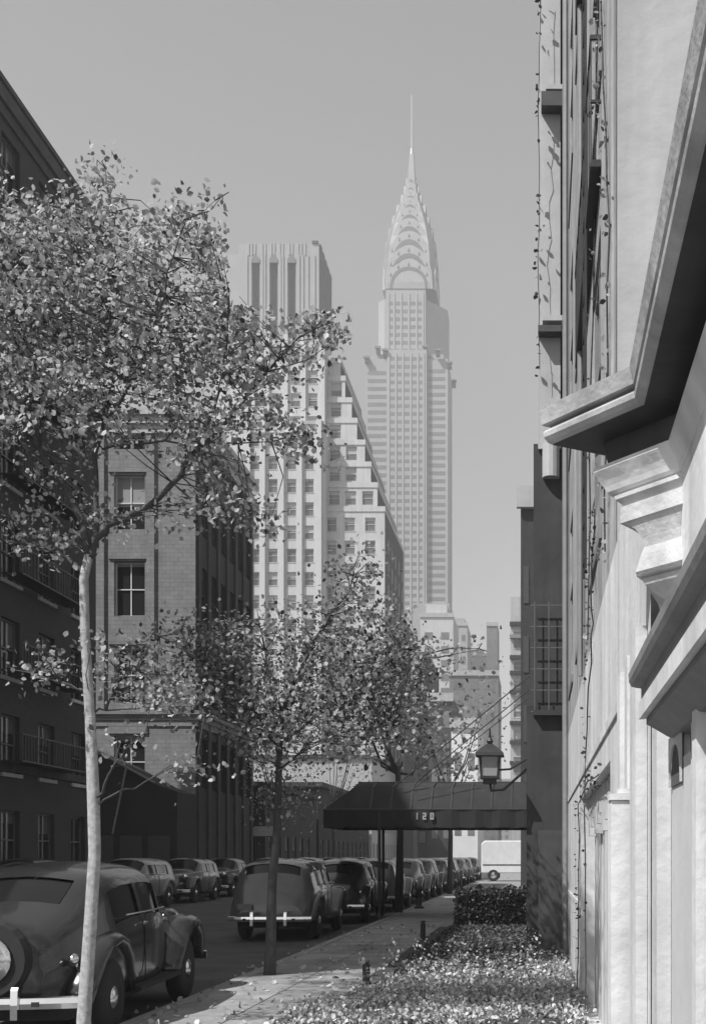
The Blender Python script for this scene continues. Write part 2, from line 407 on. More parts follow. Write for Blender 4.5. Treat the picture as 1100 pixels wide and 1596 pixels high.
# ---- stepped apartment tower
def stepped_tower():
    r = empty('apartment_tower', 'pale brick apartment tower with stair-stepped setbacks in the middle', 'apartment tower')
    k = 155/F
    X = lambda px: (px-VPX)*k
    Z = lambda py: EYE+(HZ-py)*k
    XL0 = X(330)
    body = MB(); flank = MB()
    def block(x0, x1, top, yf, yb, cols, w=1.3, parapet=True, base=0):
        shell(body, x0, x1, yf, yb, base, top, 'f')
        holes = []
        zt = Z(790)+2.9*0
        n = int((top-base)/3.1)
        for c in cols:
            for j in range(n):
                z0 = top-.95-2.0-3.1*j
                if z0 > base+.6: holes.append((X(c)-x0, X(c)-x0+w, z0, z0+1.8))
        facade(body, r, (x0, yf), 'front', x1-x0, base, top, holes, .3, 'S', TRIM, GLASS_FAR, sill=True)
    # right-hand stepping block, one storey per step
    tops = [(598, 790), (586, 751), (575, 717), (565, 681), (552, 645), (543, 611), (532, 575), (524, 545)]
    x0 = X(504)
    for i, (px, py) in enumerate(tops):
        x1 = X(px); top = Z(py); b = 0 if i == 0 else Z(tops[i-1][1])
        yf = 156.0+i*.35; cols = [506, 535, 567] if i == 0 else [q for q in (509, 535, 562) if q+19 < px]
        if i == 0: block(x0, x1, top, yf, 178, cols, 1.4)
        else:
            shell(body, x0, x1, yf, 177.5, b, top, 'f')
            facade(body, r, (x0, yf), 'front', x1-x0, b, top, [(X(c)-x0, X(c)-x0+1.5, b+.7, b+.7+1.85) for c in cols], .3, 'S', TRIM, GLASS_FAR, sill=False)
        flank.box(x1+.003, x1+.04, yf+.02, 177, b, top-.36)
        body.box(x0, x1+.08, yf-.12, yf-.003, top-.35, top+.35); body.box(x1-.25, x1+.05, yf, 177, top, top+.35)
    # slab with tall piers
    block(XL0, X(508), Z(665), 154.0, 170, [392, 420, 449, 476], 1.3)
    block(XL0, X(504)-.01, Z(520), 156.6, 176, [392, 420, 449, 476], 1.3, base=Z(665)-.5)
    body.obj('wall', PALE_BRICK, r); flank.split('flank_shade', BROWN, r)  # thin brown slabs darken the right flanks, shade put into colour
    c = MB()
    for px in (388, 411, 440, 468, 498):
        c.box(X(px)-.22, X(px)+.5, 153.55, 153.997, 0, Z(665)+.4)
        c.box(X(px)-.18, X(px)+.45, 156.3, 156.597, Z(665), Z(520)+.5)
    c.split('pier', mat('pale_pier', .56, .9, .06, .5), r)
    c = MB(); c.box(XL0, X(508)+.1, 153.8, 153.997-.2, Z(665)-.1, Z(665)+.35)
    c.obj('parapet', STONE, r)
    # side windows on the shaded flank
    s = MB()
    for i in range(5):
        for j in range(14): s.box(X(598)+.045, X(598)+.08, 158.5+i*4, 160+i*4, 3+j*3.1, 5+j*3.1)
    o = s.obj('side_window', DARKTRIM, r, kind='stuff')
    # rear wing seen lower on the right
    mb = MB(); shell(mb, X(598)-3, X(598), 178.02, 192, 0, EYE+(HZ-985)*190/F); mb.obj('rear_wing', BROWN, r)
    # ground floor shopfront
    mb = MB(); mb.box(X(510), X(597), 155.4, 155.99, 4.2, 5.6); mb.box(X(510), X(597), 155.6, 155.99, 2.8, 3.1); mb.split('shop_fascia', STONE, r)
stepped_tower()

# ---- dark tower with slit windows and pinnacles (farther)
def slit_tower():
    r = empty('office_tower', 'tall office tower with slit bays and pinnacled crown, left of the spire', 'office tower')
    Y0 = 350.0; k = Y0/F; X = lambda px: (px-VPX)*k; Z = lambda py: EYE+(HZ-py)*k
    x0, x1 = X(372), X(497); top = Z(380)
    mb = MB(); shell(mb, x0, x1, Y0, Y0+21, 0, top, 'f')
    holes = [(X(a)-x0, X(b)-x0, Z(720), Z(404)) for a, b in ((392, 405), (420, 433), (448, 461))]
    facade(mb, r, (x0, Y0), 'front', x1-x0, 0, top, holes, 2.2, solid=True)
    shell(mb, X(340), x0-.02, Y0+3, Y0+20, 0, Z(388)); mb.obj('wall', TOWER, r)
    c = MB()
    for i, a in enumerate((388, 393, 398, 409, 414, 423, 428, 436, 441, 451, 456, 465, 470, 476)):
        c.box(X(a)-.16, X(a)+.16, Y0-.25, Y0-.003, Z(398), Z(377)+rnd.uniform(-.5, .4))
    for a in (385, 409, 413, 437, 441, 466, 472, 480, 490): c.box(X(a)-.25, X(a)+.25, Y0-.3, Y0-.003, Z(1000), Z(398)-.02)
    c.split('pier', TOWER, r)
    c = MB()
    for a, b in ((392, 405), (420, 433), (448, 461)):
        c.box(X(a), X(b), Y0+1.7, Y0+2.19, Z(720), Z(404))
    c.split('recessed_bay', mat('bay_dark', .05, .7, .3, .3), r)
    c = MB()
    for i in range(5): c.box(x1+.003, x1+.4, Y0+1.0+i*4, Y0+3.6+i*4, Z(600), Z(378+i))
    c.box(x1-2, x1-.2, Y0-.4, Y0+20.5, top+.003, Z(376))
    c.split('side_pier', mat('pier_shade', .05, .8), r)  # near-black piers paint shade onto the right side
    c = MB()
    for a, b in ((392, 405), (420, 433), (448, 461)):
        c.slab([(X(a), Z(410)), (X(b), Z(410)), (X(b), Z(404)), ((X(a)+X(b))/2, Z(396)), (X(a), Z(404))], 'y', Y0-.25, Y0-.004)
    c.obj('bay_head', TOWER_DK, r)
slit_tower()

# ---- spire skyscraper
def spire_tower():
    r = empty('spire_skyscraper', 'hazy skyscraper with arched steel crown tapering to a needle spire', 'skyscraper')
    Y0 = 480.0; k = Y0/F; X = lambda px: (px-VPX)*k; Z = lambda py: EYE+(HZ-py)*k
    D = 26
    mb = MB()
    # wings and core of the main shaft
    for x0, x1, zt, yf, yb in ((X(570), X(603), Z(556), Y0+2, Y0+D), (X(664), X(697), Z(556), Y0+2, Y0+D), (X(602.5), X(664.5), Z(545), Y0, Y0+D-1)):
        shell(mb, x0, x1, yf, yb, 0, zt)
    shell(mb, X(577), X(600), Y0+4, Y0+D-3, Z(560), Z(546)); shell(mb, X(668), X(690), Y0+4, Y0+D-3, Z(560), Z(546))
    # base blocks
    shell(mb, X(645), X(702), Y0-6, Y0+D+2, 0, Z(945)); shell(mb, X(560), X(646), Y0-6.5, Y0+D+2, 0, Z(985))
    # upper shaft
    mb.prism([(X(586), Y0+7), (X(597), Y0+4), (X(661), Y0+4), (X(693), Y0+14), (X(693), Y0+D-2), (X(586), Y0+D-2)], Z(562), Z(459)); shell(mb, X(600), X(662), Y0+2.5, Y0+D, Z(560), Z(440))
    mb.obj('wall', TOWER, r)
    c = MB()
    for a in (606, 617, 628, 640, 651, 660): c.box(X(a)-.3, X(a)+.3, Y0-.3, Y0-.003, 0, Z(550))
    for a in (604, 613, 624, 636, 648, 658): c.box(X(a)-.3, X(a)+.3, Y0+2.2, Y0+2.49, Z(553), Z(452))
    c.split('pier', mat('tower_pier', .4, .9, .05, .2), r)
    w = MB()
    n = 0
    for (a, b, yf, p0, p1) in ((572, 601, Y0+2, 975, 575), (667, 693, Y0+2, 935, 570)):
        y = p0
        while y > p1:
            w.box(X(a), X(b), yf-.06, yf-.003, Z(y), Z(y-6)); y -= 12.3
    y = 980
    while y > 560:
        for a, b in ((608, 615), (619, 626), (630, 638), (642, 649), (653, 658)): w.box(X(a), X(b), Y0-.06, Y0-.003, Z(y), Z(y-5.5))
        y -= 12.3
    y = 545
    while y > 465:
        for a, b in ((606, 611), (615, 622), (626, 634), (638, 646), (650, 656)): w.box(X(a), X(b), Y0+2.44, Y0+2.497, Z(y), Z(y-5.5))
        y -= 12.3
    w.obj('window_band', mat('far_windows', .17, .5, .1, .3), r, kind='stuff')
    e = MB()
    for cx, cy, pz in ((X(571), Y0+2, 562), (X(700), Y0+2, 570), (X(600), Y0+1, 552), (X(682), Y0+1, 552), (X(700), Y0+D, 562), (X(588), Y0+3, 545), (X(662), Y0+2, 545)):
        e.box(cx-.8, cx+.8, cy-1.6, cy+1, Z(pz)-.5, Z(pz)+2.2); e.box(cx-1.3, cx+1.3, cy-2.4, cy-1.6, Z(pz)+1, Z(pz)+1.8)
    e.split('eagle_ornament', TOWER_DK, r)
    # crown: stacked crossing arch vaults following the taper
    prof = [(470, 42), (428, 40.5), (399, 37.5), (370, 31), (344, 23.2), (319, 14.5), (301, 10), (286, 7.2), (268, 5.4), (250, 4.2), (236, 3.2)]
    ys = np.array([p[0] for p in prof][::-1], float); hs = np.array([p[1] for p in prof][::-1], float)
    cy = Y0+13.5; kc = cy/F; Z = lambda py: EYE+(HZ-py)*kc
    hw = lambda py: float(np.interp(py, ys, hs))*kc*.98
    cx = (641.5-VPX)*kc
    mb = MB(); rings = []
    for py in range(470, 236, -6):
        h = hw(py)*1.0; q = h*.8; z = Z(py)
        rings.append([(cx-q,cy-h,z),(cx+q,cy-h,z),(cx+h,cy-q,z),(cx+h,cy+q,z),(cx+q,cy+h,z),(cx-q,cy+h,z),(cx-h,cy+q,z),(cx-h,cy-q,z)])
    mb.loft(rings); mb.obj('crown', CHROME_ROOF, r, label='curving steel crown under the spire')
    apex = [428, 404, 380, 358, 338, 320, 304, 290, 278]; spring = [470, 462, 444, 422, 398, 376, 354, 332, 312]
    ribs = MB(); darks = MB()
    for i, (ap, sp) in enumerate(zip(apex, spring)):
        hb = hw(ap*.62+sp*.38); a = hb*.9; wb = hw(sp)
        for s_ in range(4):
            ang = s_*math.pi/2
            def T(u, d, z):
                x, y = u, -d
                return (cx+x*math.cos(ang)-y*math.sin(ang), cy+x*math.sin(ang)+y*math.cos(ang), z)
            n = 12; front = []
            z0, z1 = Z(sp), Z(ap)
            for j in range(n+1):
                t = math.pi*j/n; front.append((a*math.cos(t), z0+(z1-z0)*math.sin(t)**.8))
            dep = hb*1.0+.15
            i0 = len(ribs.v)
            # arch plate from the face back into the crown
            for d in (dep, dep*.35):
                for (u_, z) in front: ribs.v.append(T(u_, d, z))
            m_ = n+1
            ribs.f.append(tuple(i0+j for j in range(m_)))
            for j in range(m_-1): ribs.f.append((i0+j+1, i0+j, i0+m_+j, i0+m_+j+1))
            # darker inner arch and triangular windows
            if s_ in (0, 1, 3):
                i1 = len(darks.v)
                for sc, dd in ((.80, .12), (.68, .12)):
                    for (u_, z) in front: darks.v.append(T(u_*sc, dep+dd, z0+(z-z0)*sc))
                for j in range(m_-1): darks.f.append((i1+j+1, i1+j, i1+m_+j, i1+m_+j+1))
                for j in range(2, n-1, 2):
                    t = math.pi*(j+.0)/n; c0 = (a*.88*math.cos(t), z0+(z1-z0)*.88*math.sin(t)**.8); s2 = a*.06
                    i2 = len(darks.v); darks.v += [T(c0[0]-s2, dep+.12, c0[1]-s2), T(c0[0]+s2, dep+.12, c0[1]-s2), T(c0[0], dep+.12, c0[1]+s2*1.8)]; darks.f.append((i2, i2+1, i2+2))
    ribs.obj('crown_arch', mat('steel_arch', .4, .4, .08, .3, 0, metal=.4), r)
    darks.obj('crown_window', mat('crown_dark', .14, .5, .1, .3), r, kind='stuff')
    sp = MB(); sp.tube([(cx, cy, Z(300)), (cx, cy, Z(262)), (cx, cy, Z(232))], [2.2, 1.3, .55], 8)
    sp.tube([(cx, cy, Z(238)), (cx, cy, Z(148))], [.5, .3], 6); sp.obj('spire', mat('spire_steel', .5, .35, .05, .3, metal=.5), r)
spire_tower()

# ---- hazy far blocks down the avenue
def far_block(name, label, p0, p1, ytop, Y0, depth, m, step=None, dark=None, rows=(8, 3.6), cat='office building'):
    k = Y0/F; x0, x1 = (p0-VPX)*k, (p1-VPX)*k; H = EYE+(HZ-ytop)*k
    r = empty(name, label, cat)
    mb = MB(); shell(mb, x0, x1, Y0, Y0+depth, 0, H)
    if step:
        w = x1-x0; shell(mb, x0+w*.15, x1-w*.2, Y0+1.5, Y0+depth-1, H+.001, H+step)
    mb.obj('wall', m, r)
    c = MB(); c.box(x0-.2, x1+.2, Y0-.35, Y0-.003, H-.7, H+.4); c.obj('cornice', STONE, r)
    w = MB(); n = max(2, int((x1-x0)/3.2)); du = (x1-x0)/n; z = 4
    while z < H-3:
        for i in range(n): w.box(x0+du*(i+.25), x0+du*(i+.75), Y0-.05, Y0-.003, z, z+1.9)
        z += 3.6
    if w.v: w.obj('window', dark or mat('far_windows2', .16, .5, .3, .5), r, kind='stuff')
    return r
far_block('office_building', 'pale block below the spire skyscraper with two set-back storeys', 655, 706, 958, 300, 20, PALE_BRICK, 3)
far_block('office_building', 'thin hazy block right of the spire skyscraper foot', 704, 728, 972, 360, 20, TOWER, 2)
far_block('office_building', 'wide pale hazy block filling the gap above the lantern', 724, 760, 1020, 420, 20, TOWER, 2)
far_block('office_building', 'narrow grey slab standing up behind the lantern', 758, 775, 972, 330, 14, TOWER_DK, 0)
far_block('office_building', 'grey block with dark windows to the left of the lantern', 700, 776, 1048, 240, 20, STONE_L2, 0)
far_block('shop_building', 'sunlit white walk-up building left of the lantern', 703, 744, 1125, 128, 14, mat('whitewash', .7, .9, .08, .6), 0)
far_block('row_house', 'dark narrow house between the tree and the white walk-up', 668, 704, 1085, 150, 25, BROWN, 0)
far_block('row_house', 'shaded brick block at the foot of the stepped tower rear', 628, 668, 1020, 195, 20, BRICK_DK, 0)
far_block('office_building', 'distant block closing the avenue above the parked cars', 690, 860, 1215, 620, 30, TOWER, 0)
far_block('shop_building', 'grey shop building closing the street under the canopy', 590, 705, 1230, 200, 12, STONE_L2, 0)
far_block('shop_building', 'pale corner shop with wide windows under the canopy', 536, 592, 1240, 153, 4, STONE, 0)
# right side far: building with stacked balconies, dark chimney block
def balcony_house():
    r = empty('apartment_house', 'right-hand apartment house with stacked white balconies above the awning', 'apartment house')
    Y0 = 150.0; k = Y0/F; X = lambda px: (px-VPX)*k; Z = lambda py: EYE+(HZ-py)*k
    mb = MB(); x0, x1 = X(795), X(834); shell(mb, x0, x1+6, Y0, Y0+30, 0, Z(930), 'f')
    rows = [(1010, 985), (1045, 1030), (1080, 1062), (1118, 1098), (1160, 1140), (1205, 1180)]
    facade(mb, r, (x0, Y0), 'front', x1-x0+6, 0, Z(930), [(X(800)-x0, X(812)-x0, Z(a), Z(b)) for a, b in rows]+[(X(815)-x0, X(824)-x0, Z(a), Z(b)) for a, b in rows], .3, 'S', TRIM, GLASS_FAR)
    mb.obj('wall', STONE, r)
    for py in (976, 996, 1028, 1052, 1082, 1130, 1160, 1192):
        b = MB(); b.box(X(794), X(828), Y0-.8, Y0-.003, Z(py), Z(py)+.45); b.obj('balcony', IRON if py % 3 else GREYTRIM, r)
balcony_house()
far_block('chimney_block', 'dark brick party wall sticking up beside the right-hand house', 811, 845, 772, 60, 8, BRICK_DK, 0, DARKTRIM, cat='party wall')

# ------------------------------------------------------------------ right-hand neighbour, dark flank facing us
def neighbour():
    r = empty('brownstone_neighbour', 'dark brownstone flank next to the white house, pale stone higher up', 'house')
    Y0 = 17.5; k = Y0/F; X = lambda px: (px-VPX)*k; Z = lambda py: EYE+(HZ-py)*k
    mb = MB(); shell(mb, X(820), X(900), Y0, 40, 0, Z(1100)); shell(mb, X(831), X(900), Y0+.05, 40, Z(1100), Z(690)); mb.obj('wall', BROWN, r)
    u = MB(); shell(u, X(840), X(873), Y0+.1, 40, Z(745), 20); u.obj('upper_wall', STONE, r, label='pale stone upper wall')
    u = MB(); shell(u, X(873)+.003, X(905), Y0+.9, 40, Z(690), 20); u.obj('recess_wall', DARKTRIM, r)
    c = MB(); c.box(X(838), X(874), Y0-.12, Y0+.09, Z(522), Z(512)); c.box(X(843), X(876), Y0-.12, Y0+.09, Z(172), Z(150))
    c.split('ledge', DARKTRIM, r)
    c = MB(); c.box(X(845), X(876), Y0-.1, Y0+.09, Z(504), Z(496)); c.box(X(850), X(877), Y0-.1, Y0+.09, Z(145), Z(138)); c.box(X(838), X(873), Y0-.02, Y0+.09, Z(700), Z(690))
    c.split('window_hood', STONE, r)
    c = MB(); c.tube([(X(881), Y0+.3, 2), (X(881), Y0+.3, 20)], .07, 8); c.obj('drain_pipe', IRON, r)
    c = MB()   # corner column shading the top of the brown wall
    c.tube([(X(858), Y0+.0, Z(745)), (X(858), Y0+.0, Z(694))], .13, 14); c.obj('half_column', STONE, r)
    t = MB()   # wire trellis
    for i in range(6): y = 945+i*33; t.box(X(826), X(882), Y0-.06, Y0-.045, Z(y), Z(y)+.012)
    for i in range(3): x = 832+i*22; t.box(X(x), X(x)+.012, Y0-.075, Y0-.06, Z(1112), Z(940))
    t.obj('trellis', mat('trellis_wire', .12, .5), r)
    d = MB(); d.box(X(838), X(880), Y0-.045, Y0-.003, .15, 2.05); d.obj('cellar_door', DARKTRIM, r)
    d = MB(); d.box(X(831), X(887), Y0-.12, Y0-.003, Z(1116), Z(1108)); d.split('string_course', BROWN, r)
neighbour()

# ------------------------------------------------------------------ white house in the right foreground
XW = .45
def white_house():
    r = empty('white_house', 'white painted house with heavy moulded cornice along the right edge', 'house')
    # long street wall with real openings, seen almost edge on
    mb = MB(); Y1 = 17.3
    yn = 4.62
    holes_lo = [(Y1-12.1, Y1-7.2, .1, 2.25)]
    W1 = Y1-yn
    # wall mesh: west facade from (XW,Y1) towards the camera
    facade(mb, r, (XW, Y1), 'west', W1, 0, 3.45, holes_lo, .2, solid=True)
    holes_up = [(Y1-16.2, Y1-15, 4.3, 6.2), (Y1-13.2, Y1-12, 4.3, 6.2), (Y1-9.6, Y1-8.3, 4.3, 6.2), (Y1-16.2, Y1-15, 7.6, 9.6), (Y1-13.2, Y1-12, 7.6, 9.6), (Y1-9.6, Y1-8.3, 7.6, 9.6),(Y1-16.2, Y1-15, 11, 13), (Y1-13.2, Y1-12, 11, 13), (Y1-9.6, Y1-8.3, 11, 13)]
    mb.obj('wall', WHITE, r); mb = MB()
    facade(mb, r, (XW, Y1), 'west', Y1-6.64, 3.45, 16, holes_up, .1, 'T', GREYTRIM, GLASS, sill=False)
    mb.quad((XW, Y1, 0), (6, Y1, 0), (6, Y1, 16), (XW, Y1, 16)); mb.quad((XW, 6.64, 16), (6, 6.64, 16), (6, Y1, 16), (XW, Y1, 16))
    mb.quad((XW, 6.64, 3.45), (XW, yn, 3.45), (6, yn, 3.45), (6, 6.64, 3.45))
    mb.obj('upper_wall', mat('grimy_stone', .33, .85, .3, 2.2, .4, streak=.45), r)
    e = MB(); e.box(XW+.004, 6, 6.64, 6.9, 3.46, 16); e.obj('end_wall', STUCCO, r)
    # near wall
    n = MB(); n.box(.51, 3, -2.5, 4.62, 0, 3.24); n.obj('porch_wall', WHITE, r)
    # moulded cornice: slices of a canted plan
    CX, CY = .51, 4.1; dx, dy = -.633, .774
    def plan(dn, dd, Fx, back=.0, near=True):
        def yd(x): return CY-(dd+.774*(x-CX))/.633
        xn = CX-dn; P = []
        P += [(xn, -2.4), (xn, yd(xn))] if near else [(CX-.002, yd(CX-.002))]
        P += [(Fx, yd(Fx)), (Fx+.004, yd(Fx)+.012), (XW+.03, yd(Fx)+.25-back), (CX+.06, yd(Fx)+.25-back)]
        P += [(CX+.06, -2.4)] if near else [(CX+.06, yd(CX))]
        return P
    def stack(name, m, levels, near=True, label=None):
        mb = MB(); rings = []
        for z, dn, dd, Fx in levels:
            rings.append([(x, y, z) for x, y in reversed(plan(dn, dd, Fx, 0, near))])
        mb.loft(rings[::-1] if False else rings); o = mb.obj(name, m, r, label=label); return o
    stack('soffit', mat('soffit_shade', .045, .8, .5, 2.5, .1), [(3.2318, 0.0, .0, .22), (3.2345, .138, .138, .056)])  # dark colour paints in the shade under the cornice
    stack('cornice', mat('grey_cornice_trim', .4, .65, .2, 5, .3, streak=.3), [(3.235, .145, .145, .05), (3.24, .16, .16, .035), (3.255, .172, .172, .022), (3.272, .175, .175, .018), (3.283, .165, .165, .028), (3.2835, .14, .14, .05), (3.303, .14, .14, .05), (3.3035, .178, .178, .014), (3.33, .184, .184, .008), (3.36, .192, .192, 0.0), (3.362, .16, .16, .03), (3.43, -.04, .0, .2)])  # mid-grey streaked trim, darker than the white walls
    stack('frieze', mat('frieze_shade', .07, .7, .45, 2.5, .1, streak=.4), [(3.12, .0, .0, .27), (3.2315, .0, .0, .25)])  # dark colour holds the shade below the soffit
    stack('bed_moulding', WHITE, [(3.02, .002, .002, .275), (3.03, .012, .015, .262), (3.05, .018, .022, .25), (3.07, .028, .032, .235), (3.09, .042, .045, .22), (3.105, .05, .055, .21), (3.12, .05, .055, .21), (3.121, .0, .0, .26)])
    stack('corbel', mat('corbel_paint', .46, .7, .18, 5, .35, streak=.3), [(2.60, 0, -.075, .47), (2.625, 0, -.05, .43), (2.655, 0, -.02, .395), (2.675, 0, -.012, .385), (2.682, 0, -.016, .39), (2.686, 0, .002, .365), (2.70, 0, .012, .36), (2.76, 0, .0, .378), (2.79, 0, -.01, .39),
        (2.792, 0, -.02, .392), (2.83, 0, -.012, .385), (2.865, 0, .0, .36), (2.893, 0, .012, .32), (2.895, 0, .02, .307), (2.955, 0, .02, .307), (2.957, 0, .008, .32), (2.972, 0, .012, .31), (2.985, 0, .03, .29), (3.0, 0, .03, .284), (3.003, 0, .002, .30), (3.0195, 0, .0, .30)], near=False)
    # hood over the door
    h = MB(); prof = [(.505, 2.06), (.46, 2.065), (.40, 2.11), (.385, 2.12), (.385, 2.2), (.368, 2.202), (.368, 2.25), (.35, 2.255), (.335, 2.262), (.327, 2.28), (.325, 2.307), (.505, 2.375)]
    h.loft([[(x, y if y < 0 else y+(.505-x), z) for x, z in prof] for y in (3.99, -2.4)]); h.obj('door_hood', mat('hood_shade', .2, .6, .2, 4, .2), r)  # grey colour carries the shade of the hood underside
    h = MB(); prof = [(.384, 2.14), (.384, 2.199), (.36, 2.199), (.36, 2.14)]
    h.loft([[(x, y if y < 0 else y+(.505-x), z) for x, z in prof[::-1]] for y in (3.99, -2.4)]); h.obj('fascia', WHITE, r)
    # pilasters, panels, arch tracery of the entrance
    pil = MB()
    for a, b, p in ((3.30, 3.38, .06), (4.42, 4.617, .056), (4.75, 5.05, .05), (5.45, 5.62, .03), (5.95, 6.15, .03)):
        x = (.51 if b < 4.62 else XW); pil.box(x-p, x-.002, a, b, 0, 2.098 if b < 4.25 else 2.55 if b < 4.62 else 2.6)
        pil.box(x-p-.012, x-.002, a-.015, b+.015, 0, .35)
    pil.split('pilaster', WHITE, r)
    pn = MB()
    pn.box(.478, .508, 3.39, 3.80, 0, 1.98); pn.box(.478, .508, 3.0, 3.28, 0, 1.98); pn.box(.486, .508, 3.86, 4.2, 0, 2.09); pn.split('panel', mat('grey_paint', .5, .6, .08, 3, .1), r)
    # flat dark pieces paint the shade of pointed openings, tracery around them
    for ya, yb in ((3.84, 4.19), (3.39, 3.57)):
        ym = (ya+yb)/2; n_ = 8; w_ = (yb-ya)/2-.02
        left = [(ym-w_*math.cos(math.pi/2*i/n_)**.8, 1.9+.14*math.sin(math.pi/2*i/n_)) for i in range(n_+1)]
        op = left+[(2*ym-y, z) for y, z in reversed(left[:-1])]
        MB().slab(op, 'x', .4795, .4845 if ya > 3.6 else .481).obj('pointed_opening', mat('opening_shade', .08, .8), r)
        ap = [(ya, 1.9)]+left+[(ym, 2.075), (ya, 2.075)]; bp = [(ym, 2.075)]+[(2*ym-y, z) for y, z in reversed(left)]+[(yb, 1.9), (yb, 2.075)]
        for q in (ap, bp): MB().slab(q, 'x', .472, .479).obj('tracery', WHITE, r)
    # free-standing pier with stepped cap
    p = MB(); p.box(.325, XW-.002, 5.15, 5.4, 0, 1.90); p.split('pier', WHITE, r)
    p = MB(); p.box(.318, XW-.003, 5.14, 5.3, 1.902, 1.93); p.box(.36, XW-.004, 5.16, 5.28, 1.932, 1.955); p.obj('pier_cap', WHITE, r)
    # battens inside the recess + jagged shutter head
    b = MB()
    for i in range(9): b.box(XW+.13, XW+.198, 7.5+i*.5, 7.5+i*.5+.3, .1, 2.2)
    for i in range(12): b.box(XW+.07, XW+.15, 7.25+i*.4, 7.5+i*.4, 2.02-.08*(i % 3), 2.24)
    b.split('batten', mat('grey_paint', .5), r)
    b = MB()
    for y0_, z_ in ((16.6, 3.9), (13.5, 3.9), (9.9, 3.9), (16.6, 7.2), (13.5, 7.2), (9.9, 7.2), (16.6, 10.7), (13.5, 10.7), (9.9, 10.7)): b.box(XW-.02, XW-.002, y0_-1.75, y0_+.05, z_, z_+.1)
    b.split('window_ledge', GREYTRIM, r)
    for zf in (6.55, 9.9):          # iron fire escape landings with railings
        b = MB(); b.box(XW-.08, XW-.003, 8.2, 11.6, zf, zf+.05)
        for i in range(12): b.box(XW-.08, XW-.07, 8.2+i*.3, 8.215+i*.3, zf+.05, zf+.9)
        b.box(XW-.084, XW-.07, 8.2, 11.6, zf+.9, zf+.93); b.box(XW-.08, XW-.003, 8.19, 8.21, zf+.9, zf+.93); b.box(XW-.08, XW-.003, 8.19, 8.21, zf+.45, zf+.47)
        b.obj('fire_escape_landing', IRON, r)
    b = MB()
    for y in (9.0, 9.35): b.box(XW-.09, XW-.07, y, y+.02, 3.9, 9.9)
    for i in range(20): b.box(XW-.088, XW-.072, 9.02, 9.35, 4.0+i*.3, 4.02+i*.3)
    b.obj('fire_ladder', IRON, r)
    b = MB(); b.tube([(XW-.05, 16.9, .1), (XW-.05, 16.9, 15.5)], .045, 7); b.tube([(XW-.04, 11.2, 3.4), (XW-.04, 11.2, 15.5)], .03, 7); b.obj('drain_pipe', GREYTRIM, r)
    b = MB()
    for z in (1.1, 2.45): b.box(XW-.015, XW-.002, 6.2 if z > 2 else 12.2, 17.2, z, z+.06)
    b.split('string_course', WHITE, r)
white_house()

# ------------------------------------------------------------------ foliage
def leaf_cloud(name, pts, size, m, parent=None, kind='stuff', nrm_up=.25):
    size = size
    """pts: centres; one folded two-face leaf each"""
    rs = np.random.RandomState(len(pts) % 9973+3); n = len(pts); P = np.asarray(pts, float)
    s = size*(.6+.8*rs.rand(n))[:, None]
    a = rs.normal(size=(n, 3)); a /= np.linalg.norm(a, axis=1)[:, None]
    b = rs.normal(size=(n, 3)); b[:, 2] *= (1-nrm_up); b -= (b*a).sum(1)[:, None]*a; b /= np.linalg.norm(b, axis=1)[:, None]
    c = np.cross(a, b)
    v = np.stack([P-a*s*.5, P-a*s*.12+b*s*.42+c*s*.1, P+a*s*.55, P-a*s*.12-b*s*.42+c*s*.1, P+a*s*.28+b*s*.3+c*s*.12, P+a*s*.28-b*s*.3+c*s*.12], 1).reshape(-1, 3)
    i = (np.arange(n)*6)[:, None]
    f = np.concatenate([i+np.array([[0, 2, 4, 1]]), i+np.array([[0, 3, 5, 2]])], 0)
    me = bpy.data.meshes.new(name); me.vertices.add(len(v)); me.vertices.foreach_set('co', v.astype('f').ravel())
    me.loops.add(f.size); me.loops.foreach_set('vertex_index', f.astype('i').ravel())
    me.polygons.add(len(f)); me.polygons.foreach_set('loop_start', (np.arange(len(f))*4).astype('i'))
    me.update(calc_edges=True); me.validate(); me.materials.append(m)
    o = bpy.data.objects.new(name, me); COL.objects.link(o)
    if parent: o.parent = parent
    if kind: o['kind'] = kind
    return o

